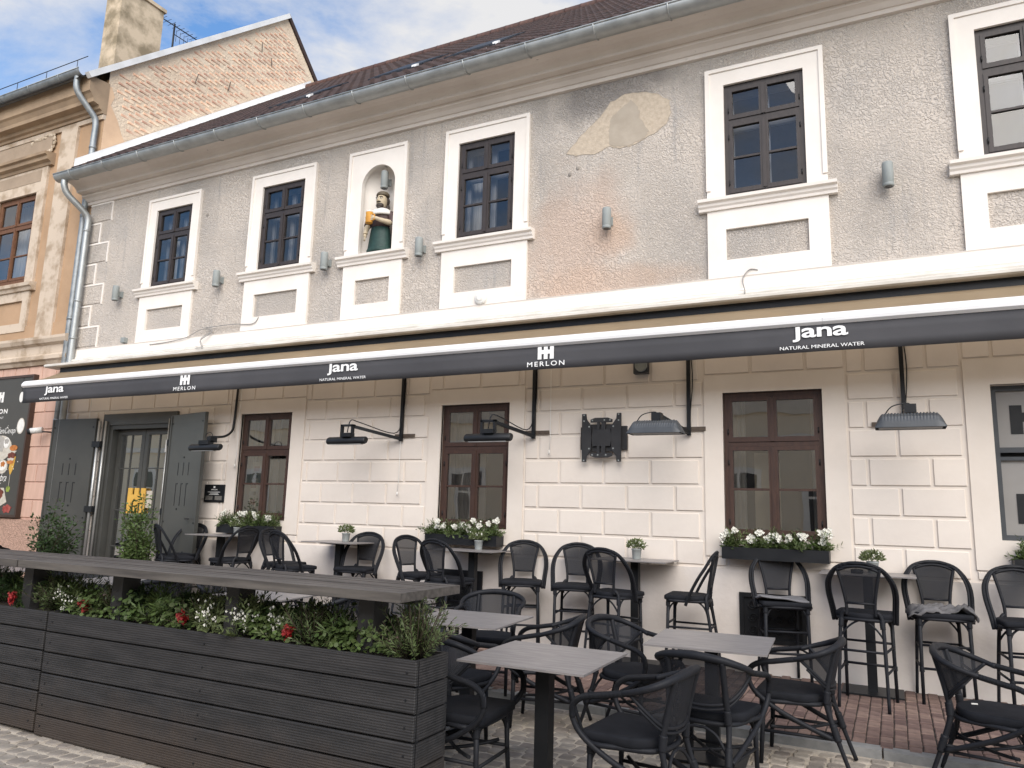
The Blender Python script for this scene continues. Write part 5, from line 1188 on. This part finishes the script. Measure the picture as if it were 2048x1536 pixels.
ARM=[(-1.33,-4.17,-1,.10,'black armchair on the open side of the grey table beside the planter end'),
 (-1.08,-3.46,.14,.99,'black armchair, back to the street, at the table nearest the vent grille'),
 (-.66,-2.66,-1,.02,'black armchair between the table nearest the vent grille and the ashtray table'),
 (-1.84,-2.70,.96,-.20,'black armchair between two grey tables, facing the vent grille side'),
 (.50,-2.58,.97,-.22,'black armchair with a white speck on its seat, facing away from the other tables'),
 (-2.40,-4.27,1,.04,'black armchair squeezed between the planter end and the grey table'),
 (-2.92,-3.62,.1,1,'black armchair with its back to the street behind the planter end'),
 (-2.52,-2.80,-.97,-.22,'black armchair seen from behind between the planter-end table and the facade'),
 (-3.30,-2.28,.25,-.97,'black armchair facing the street across the table behind the planter end'),
 (-3.78,-2.80,.97,-.22,'black armchair under the counter end, facing the table behind the planter end'),
 (-4.74,-2.72,-.98,-.15,'black armchair with its back to the counter end, at the table behind the flowers'),
 (-4.85,-3.62,-.25,.97,'black armchair with its back to the planter flowers'),
 (-6.17,-2.55,1,0,'black armchair beside a counter post, facing the table behind the flowers'),
 (-6.95,-2.95,-.95,.3,'black armchair seen from behind under the counter near the door bushes'),
 (-8.25,-2.70,.93,-.37,'black armchair below the counter joint, in front of the door bushes'),
 (-13.27,-1.1,-.6,.8,'black armchair standing by the rough pink plinth of the neighbouring house')]
ac0=make_armchair()
for i,(x,y,fx,fy,lb) in enumerate(ARM):
    o=ac0 if i==0 else copy_tree(ac0)
    z=cz(x,y) if y<KY-.1 else pz(x)
    o.location=(x,y,z+.010 if y<KY-.1 else z+.008); o.rotation_euler=(0,0,face(fx,fy)); o['label']=lb
sx,sy,sfx,sfy,_=ARM[4]; a=face(sfx,sfy)
m=MB(); px,py=sx+(-.03*math.cos(a)+.10*math.sin(a)),sy+(-.03*math.sin(a)-.10*math.cos(a)); m.bar((px-.018,py-.004,cz(sx,sy)+.486),(px+.018,py+.006,cz(sx,sy)+.486),.012,.006); o=m.build('paper_scrap',MT['print_white']); tag(o,'tiny white paper scrap lying on a black armchair seat','paper')
# ================================================================== square tables
def sq_table(x,y,a,label,first=[None]):
    if first[0] is None:
        t=lthing('terrace_table',label,'table','square grey terrace tables')
        m=MB(); m.box(-.40,.40,-.40,.40,.748,.760); m.build('table_top',MT['laminate'],t)
        m=MB(); m.box(-.045,.045,-.045,.045,.012,.74); m.build('column',MT['black'],t)
        m=MB(); m.box(-.23,.23,-.23,.23,.0,.012); m.build('base_plate',MT['black'],t)
        m=MB(); m.box(-.2,.2,-.2,.2,.732,.746); m.build('top_plate',MT['black'],t)
        first[0]=t
    else: t=copy_tree(first[0])
    t.location=(x,y,cz(x,y)+.012); t.rotation_euler=(0,0,a); t['label']=label
sq_table(-1.96,-4.05,.01,'square grey table standing clear at the end of the planter')
sq_table(-1.19,-2.90,.07,'square grey table nearest the vent grille under the brown window')
sq_table(-3.08,-3.03,.08,'square grey table half behind the planter end plants')
sq_table(-5.36,-2.82,.09,'square grey table behind the planter flowers, seen under the counter')
sq_table(-7.36,-2.90,.08,'square grey table under the counter in front of the door bushes')
sq_table(-9.30,-2.95,.08,'square grey table behind the planter section next to the neighbouring house')
# ================================================================== small things on bar tables
def leaves(m,rr,c,rad,n,ln,wd,upb=.4,out=True,hemi=True):
    c=Vector(c)
    for _ in range(n):
        while True:
            d=Vector((rr.uniform(-1,1),rr.uniform(-1,1),rr.uniform(-.2 if hemi else -1,1)))
            if .01<d.length<1: break
        p=c+Vector((d.x*rad[0],d.y*rad[1],d.z*rad[2]))
        dirv=(Vector((d.x,d.y,d.z*.6))+Vector((rr.uniform(-.7,.7),rr.uniform(-.7,.7),upb+rr.uniform(-.5,.5)))).normalized()
        s=dirv.cross(Vector((rr.uniform(-1,1),rr.uniform(-1,1),rr.uniform(-.2,1)))).normalized(); nn=s.cross(dirv)
        l=ln*rr.uniform(.6,1.3); w2=wd*rr.uniform(.7,1.2)/2
        m.add([p,p+dirv*l*.45+s*w2+nn*l*.06,p+dirv*l,p+dirv*l*.45-s*w2+nn*l*.06],[(0,1,2),(0,2,3)])
def blades(m,rr,c,n,ln,wd,spread,h0=0):
    c=Vector(c)
    for _ in range(n):
        a=rr.uniform(0,6.283); tilt=abs(rr.gauss(0,spread)); l=ln*rr.uniform(.5,1.15)
        dirv=Vector((math.cos(a)*math.sin(tilt),math.sin(a)*math.sin(tilt),math.cos(tilt)))
        p=c+Vector((rr.uniform(-1,1)*.03,rr.uniform(-1,1)*.03,rr.uniform(0,h0)))
        s=dirv.cross(Vector((rr.uniform(-1,1),rr.uniform(-1,1),.3))).normalized()*wd/2
        q=p+dirv*l*.55; e=p+dirv*l-Vector((0,0,l*.16*math.sin(tilt)))
        m.add([p-s*.7,p+s*.7,q+s,q-s,e],[(0,1,2,3),(3,2,4)])
def sprigs(m,rr,c,n,ln,nl,leafl,leafw,spread,stem=None):
    # upright stems carrying needle leaves
    c=Vector(c)
    for _ in range(n):
        a=rr.uniform(0,6.283); tilt=abs(rr.gauss(0,spread)); l=ln*rr.uniform(.55,1.15)
        dirv=Vector((math.cos(a)*math.sin(tilt),math.sin(a)*math.sin(tilt),math.cos(tilt)))
        p0=c+Vector((math.cos(a),math.sin(a),0))*rr.uniform(0,.05)
        if stem is not None: stem.tube([p0,p0+dirv*l],[.003,.0015],4)
        for k in range(nl):
            t=(k+rr.random())/nl*.85+.15; p=p0+dirv*l*t; b=rr.uniform(0,6.283); sdir=(dirv.orthogonal().normalized())
            sd=Matrix.Rotation(b,3,dirv)@sdir; ld=(dirv*.65+sd*.85).normalized(); s=ld.cross(dirv).normalized()*leafw/2; L_=leafl*rr.uniform(.7,1.2)
            m.add([p,p+ld*L_*.5+s,p+ld*L_,p+ld*L_*.5-s],[(0,1,2),(0,2,3)])
def blooms(m,rr,c,rad,n,sz):
    c=Vector(c)
    for _ in range(n):
        p=c+Vector((rr.gauss(0,.45)*rad[0],rr.gauss(0,.45)*rad[1],rr.gauss(0,.45)*rad[2])); 
        for k in range(4):
            a=k*1.57+rr.uniform(-.3,.3); d=Vector((math.cos(a),-.5+rr.uniform(-.4,.4),math.sin(a))).normalized(); s=d.cross(Vector((0,-1,.3))).normalized()*sz*.45
            m.add([p,p+d*sz*.6+s,p+d*sz,p+d*sz*.6-s],[(0,1,2),(0,2,3)])
PB=[(-.20,'with white-tipped leaves on the bar table with the ashtray'),(-2.55,'on the bar table next to the television bracket'),(-4.55,'on the bar table below the middle flower box'),(-6.60,'on the bar table between the first and the middle window'),(-8.62,'on the bar table below the flower box by the door')]
for i,(x,lb) in enumerate(PB):
    y=-.30+.02*i; y=max(y,-.36); z=pz(x)+TZ
    t=thing('potted_plant','small plant in grey pot '+lb,'potted plant','potted plants on the bar tables',loc=(x,y,z))
    m=MB(); m.lathe([(.042,0),(.044,.004),(.052,.095),(.056,.097),(.056,.112),(.050,.112),(.047,.09)],20,(x,y,z),cap=False); m.lathe([(.042,.0),(.001,.001)],20,(x,y,z),cap=False); m.lathe([(.048,.095),(.001,.10)],16,(x,y,z),cap=False); m.build('pot',MT['potgrey'],t)
    rr=random.Random(40+i); m=MB(); leaves(m,rr,(x,y,z+.135),(.10,.10,.075),420,.034,.017,.35); m.build('foliage',MT['leaf_ol'],t)
    m=MB(); blooms(m,rr,(x,y-.02,z+.175),(.09,.09,.045),26,.010); m.build('blossom',MT['white_bloom'],t)
x,y=-.335,-.45; z=pz(x)+TZ
t=thing('ashtray','small black ashtray beside the potted plant on a bar table','ashtray',loc=(x,y,z))
m=MB(); m.lathe([(.048,0),(.055,.004),(.055,.034),(.047,.036),(.045,.012),(.001,.010)],18,(x,y,z),cap=False); m.lathe([(.048,0),(.001,.0005)],18,(x,y,z),cap=False); m.build('bowl',MT['black'],t)
# ================================================================== window flower boxes
FB=[((-1.64,-.59),'black flower box with tall white blossoms under the brown window beside the vent grille'),((-5.36,-4.33),'black flower box with white blossoms under the middle window'),((-9.05,-7.95),'black flower box with one pale rose under the window by the door'),((.96,2.2),'black flower box with green leaves under the grey shop window')]
for i,((a,b),lb) in enumerate(FB):
    t=thing('flower_box',lb,'flower box','flower boxes under the windows',loc=((a+b)/2,-.12,1.2)); rr=random.Random(60+i)
    z0=1.175; m=MB(); y0,y1=-.22,-.021
    m.box(a,b,y0,y0+.008,z0,z0+.125); m.box(a,b,y1-.008,y1,z0,z0+.125); m.box(a,a+.008,y0+.008,y1-.008,z0,z0+.125); m.box(b-.008,b,y0+.008,y1-.008,z0,z0+.125); m.box(a+.008,b-.008,y0+.008,y1-.008,z0,z0+.01); m.build('trough',MT['black'],t)
    m=MB(); m.box(a+.009,b-.009,y0+.009,y1-.009,z0+.09,z0+.105); m.build('soil',MT['soil'],t)
    np_=5
    for k in range(np_):
        cx=a+(b-a)*(k+.5)/np_; pl=place(None,'plant',t)
        m=MB(); sprigs(m,rr,(cx,-.13,z0+.10),26,.20,15,.055,.013,.62); m.build('leaves',MT['leaf_ndl'] if i!=3 else MT['leaf_md'],pl)
        m=MB(); leaves(m,rr,(cx,-.13,z0+.13),(.12,.09,.07),130,.05,.02,.3); m.build('leaves',MT['leaf_md'],pl)
        if i<3:
            for q in range(2 if i else 3):
                m=MB(); bx=cx+rr.uniform(-.1,.1); bz=z0+.10+rr.uniform(.10,.21); blooms(m,rr,(bx,-.17,bz),(.035,.03,.035),34,.017); m.build('blossom',MT['white_bloom'],pl)
# ================================================================== planter with counter
ZP=.80; PY0,PY1=-4.95,-4.62
def planter(xa,xb,label,posts,ca,cb):
    z0=cz((xa+xb)/2,-4.9)+.012
    t=thing('wooden_planter',label,'planter','dark planters with counters',loc=((xa+xb)/2,(PY0+PY1)/2,z0))
    nb=6; h=(ZP-z0)/nb
    for k in range(nb):
        a=z0+h*k+.004; b=a+h-.011
        for nm in ('front','back'):
            ya,yb=(PY0,PY0+.024) if nm=='front' else (PY1-.024,PY1)
            m=MB(); m.cbox(xa+.004,xb-.004,ya,yb,a,b,.004) if nm=='front' else m.box(xa+.004,xb-.004,ya,yb,a,b); m.build('plank',MT['deck'],t)
            if nm=='front':
                for ed in (a-.002,b-.016): pass
        for xe in (xa,xb-.024):
            m=MB(); m.box(xe+(-.002 if xe==xa else .002),xe+.024+(-.002 if xe==xa else .002),PY0+.027,PY1-.027,a,b); m.build('plank',MT['deck'],t)
        # fixing screws
        for xe in (xa+.06,xb-.06,(xa+xb)/2):
            m=MB(); m.tube([(xe,PY0-.0005,(a+b)/2),(xe,PY0-.003,(a+b)/2)],.007,6); m.build('screw',MT['black'],t)
    m=MB(); m.box(xa+.03,xb-.03,PY0+.03,PY1-.03,z0+.02,ZP-.03); m.build('soil',MT['soil'],t)
    m=MB(); m.box(xa,xb,PY0+.026,PY0+.05,z0,ZP-.015); m.build('lining',MT['black'],t)
    zt=1.15
    for x in posts:
        m=MB(); m.box(x-.055,x+.055,-4.86,-4.72,ZP-.1,zt-.04); m.build('post',MT['deckpost'],t)
    c=place(None,'counter',t); ya,yb=-5.06,-4.44; fr=.085
    ns=5; gp=.015; wd=(yb-ya-2*fr-gp*(ns+1))/ns
    for k in range(ns):
        y=ya+fr+gp+k*(wd+gp); m=MB(); m.box(ca+fr+.004,cb-fr-.004,y,y+wd,zt-.030,zt+random.uniform(-.002,.001)); m.build('slat',MT['counter'],c)
    for (p,q) in (((ca,ya),(cb,ya+fr)),((ca,yb-fr),(cb,yb))):
        m=MB(); s=1 if p[1]==ya else -1
        pts=[(ca,p[1] if s>0 else q[1]),(cb,p[1] if s>0 else q[1]),(cb-fr,q[1] if s>0 else p[1]),(ca+fr,q[1] if s>0 else p[1])]
        if s<0: pts=pts[::-1]
        m.prism_xy(pts,zt-.05,zt); m.build('frame_rail',MT['counter'],c)
    for s in (0,1):
        pts=[(ca+.002,ya+.002),(ca+fr,ya+fr+.002),(ca+fr,yb-fr-.002),(ca+.002,yb-.002)][::-1] if s==0 else [(cb-.002,ya+.002),(cb-fr,ya+fr+.002),(cb-fr,yb-fr-.002),(cb-.002,yb-.002)]
        m=MB(); m.prism_xy(pts[::1] if s==0 else pts[::-1],zt-.0495,zt-.0008); 
        m.build('frame_rail',MT['counter'],c)
    m=MB(); m.box(ca+.06,cb-.06,-4.83,-4.75,zt-.085,zt-.051); m.build('bearer',MT['deckpost'],c)
    return t
planter(-5.47,-2.31,'long dark plank planter with slatted grey counter, ending beside the free-standing table',(-2.73,-3.78,-4.88),-5.72,-2.36)
planter(-9.2,-5.485,'dark plank planter with slatted counter towards the neighbouring house',(-5.90,-7.2,-8.5),-9.3,-5.735)
# plants in the planter ------------------------------------------------
rr=random.Random(77); soilz=ZP-.03
def bush(kind,x,y,s=1.0):
    z=soilz
    if kind=='needle':
        t=thing('needle_bush','fine-needled green bush growing in the plank planter','bush','fine-needled bushes in the planters',loc=(x,y,z)); m=MB(); st=MB()
        sprigs(m,rr,(x,y,z),int(95*s),.25*s,22,.040,.0075,.55,st); m.build('needles',MT['leaf_ndl'],t); st.build('stems',MT['bark'],t)
    elif kind=='grass':
        t=thing('tufted_plant','tuft of narrow pointed leaves growing in the plank planter','plant','narrow-leaved tufts in the planters',loc=(x,y,z)); m=MB()
        sprigs(m,rr,(x,y,z),int(60*s),.24*s,11,.075,.012,.6); m.build('leaves',MT['leaf_md'],t)
    elif kind=='round':
        t=thing('creeping_plant','low creeping plant with small round leaves in the plank planter','plant','round-leaved creepers in the planters',loc=(x,y,z)); m=MB()
        for _ in range(int(230*s)):
            p=Vector((x+rr.gauss(0,.085),max(y+rr.gauss(0,.045),-4.935),z+.02+abs(rr.gauss(.05,.06)))); n_=Vector((rr.uniform(-.6,.6),rr.uniform(-1,.1),rr.uniform(.3,1))).normalized(); a=n_.orthogonal().normalized(); b=n_.cross(a); r_=rr.uniform(.010,.019)
            m.add([p+r_*(math.cos(q)*a+math.sin(q)*b) for q in [i*math.pi/3 for i in range(6)]],[(0,1,2,3,4,5)])
        m.build('leaves',MT['leaf_md'],t)
    elif kind=='red':
        t=thing('red_flower','dark red flower cluster in the plank planter','flower','red flowers in the planters',loc=(x,y,z)); m=MB(); leaves(m,rr,(x,y+.03,z+.03),(.08,.06,.06),70,.05,.03,.2); m.build('leaves',MT['leaf_dk'],t)
        m=MB(); blooms(m,rr,(x,y-.06,z+.085),(.032,.03,.042),60,.016); m.build('blossom',MT['red_bloom'],t)
    elif kind=='white':
        t=thing('white_flower_plant','green plant sprinkled with small white blossoms in the plank planter','plant','white-flowered plants in the planters',loc=(x,y,z)); m=MB(); sprigs(m,rr,(x,y,z),48,.25*s,14,.045,.012,.55); m.build('leaves',MT['leaf_ol'],t)
        m=MB(); blooms(m,rr,(x,y-.05,z+.13*s),(.10,.07,.085),44,.011); m.build('blossom',MT['white_bloom'],t)
    elif kind=='broad':
        t=thing('leafy_plant','dense plant with small broad dark leaves in the plank planter','plant','broad-leaved plants in the planters',loc=(x,y,z)); m=MB(); leaves(m,rr,(x,y,z+.10),(.14,.10,.09*s),330,.05,.028,.3); m.build('leaves',MT['leaf_dk'],t)
plan=[('needle',-2.42,-4.80,1.3),('round',-2.60,-4.86,.6),('round',-2.86,-4.86,.9),('grass',-2.98,-4.74,.9),('broad',-2.72,-4.68,1.2),('needle',-3.14,-4.80,1.0),('red',-3.27,-4.83,1),('white',-3.40,-4.80,.9),('broad',-3.30,-4.70,1.3),('round',-3.46,-4.87,.7),('broad',-3.56,-4.74,1.1),('white',-3.66,-4.83,1.0),('grass',-3.70,-4.72,1.0),('white',-3.96,-4.84,1.0),('needle',-4.05,-4.74,1.05),('red',-4.17,-4.83,1),('round',-4.27,-4.85,1.0),('broad',-4.30,-4.72,1.2),('grass',-4.50,-4.78,1.05),('round',-4.72,-4.85,1.2),('broad',-4.76,-4.74,1.2),('needle',-4.98,-4.74,1.0),('round',-5.08,-4.87,.7),('red',-5.16,-4.82,1),('grass',-5.32,-4.77,1.1),('white',-5.40,-4.83,.9),
 ('needle',-5.62,-4.76,1.1),('broad',-5.78,-4.72,1.4),('red',-5.98,-4.85,1),('grass',-6.0,-4.75,1.0),('broad',-6.25,-4.76,1.5),('needle',-6.5,-4.76,1.1),('broad',-6.8,-4.76,1.3),('white',-7.1,-4.78,1.0)]
_b=MB.build
def _clip(s,*a,**k):
    s.v=[(x,max(y,-4.943) if z<ZP+.012 else max(y,-5.02),min(z,1.085) if (y>-5.05 and x<-2.36) else z) for x,y,z in s.v]; return _b(s,*a,**k)
MB.build=_clip
for p in plan: bush(*p)
MB.build=_b
m=MB(); rp=random.Random(5)
for _ in range(300):
    x=rp.gauss(rp.choice((-2.44,-2.66,-3.74,-3.90,-4.48,-4.60,-5.30,-5.55,-5.68,-5.85)),.075); x=min(max(x,-6.6),-2.36)
    if -5.50<x<-5.45: continue; m.ball((x,rp.uniform(-4.915,-4.66),soilz+.012+rp.uniform(0,.014)),(rp.uniform(.012,.026),rp.uniform(.010,.02),rp.uniform(.008,.014)),6,4)
o=m.build('white_pebbles',MT['pebble']); tag(o,'white pebbles covering the soil between the planter plants','pebbles',kind='stuff')
# ================================================================== bushes at the door
def door_bush(x,y,label,h,rad,mt,seed,n,ln):
    z=pz(x)+.006; t=thing('potted_bush',label,'bush','bushes flanking the door',loc=(x,y,z)); r2=random.Random(seed)
    m=MB(); m.box(x-.2,x+.2,y-.2,y+.2,z,z+.45); m.v=[(a+(x-a)*.12*(c<z+.1),b+(y-b)*.12*(c<z+.1),c) for a,b,c in m.v]; m.build('pot',MT['black'],t)
    st=MB(); lf=MB()
    for k in range(16):
        a=r2.uniform(0,6.28); q=r2.uniform(.15,1); tip=Vector((x+math.cos(a)*rad*q,y+math.sin(a)*rad*q*.8,z+.45+(h-.45)*r2.uniform(.35,1.0)*(1.12-.35*q)))
        b=Vector((x+r2.uniform(-.05,.05),y+r2.uniform(-.05,.05),z+.42)); mid=b.lerp(tip,.5)+Vector((0,0,.06)); P=spline([b,mid,tip],5); st.tube(P,[.009-.006*i/(len(P)-1) for i in range(len(P))],5)
        for i in range(n):
            p=P[min(len(P)-1,int((.25+.75*r2.random())*(len(P)-1)))]; leaves(lf,r2,p,(.10,.10,.09),4,ln,ln*.5,.3,hemi=False)
    st.build('branches',MT['bark'],t); lf.build('foliage',mt,t)
door_bush(-11.55,-1.10,'dark glossy bush in front of the open steel shutter beside the downpipes',1.55,.50,MT['leaf_dk'],8,24,.065)
door_bush(-9.62,-1.05,'olive-green upright bush with small leaves in front of the glass door',1.65,.36,MT['leaf_md'],9,40,.06)
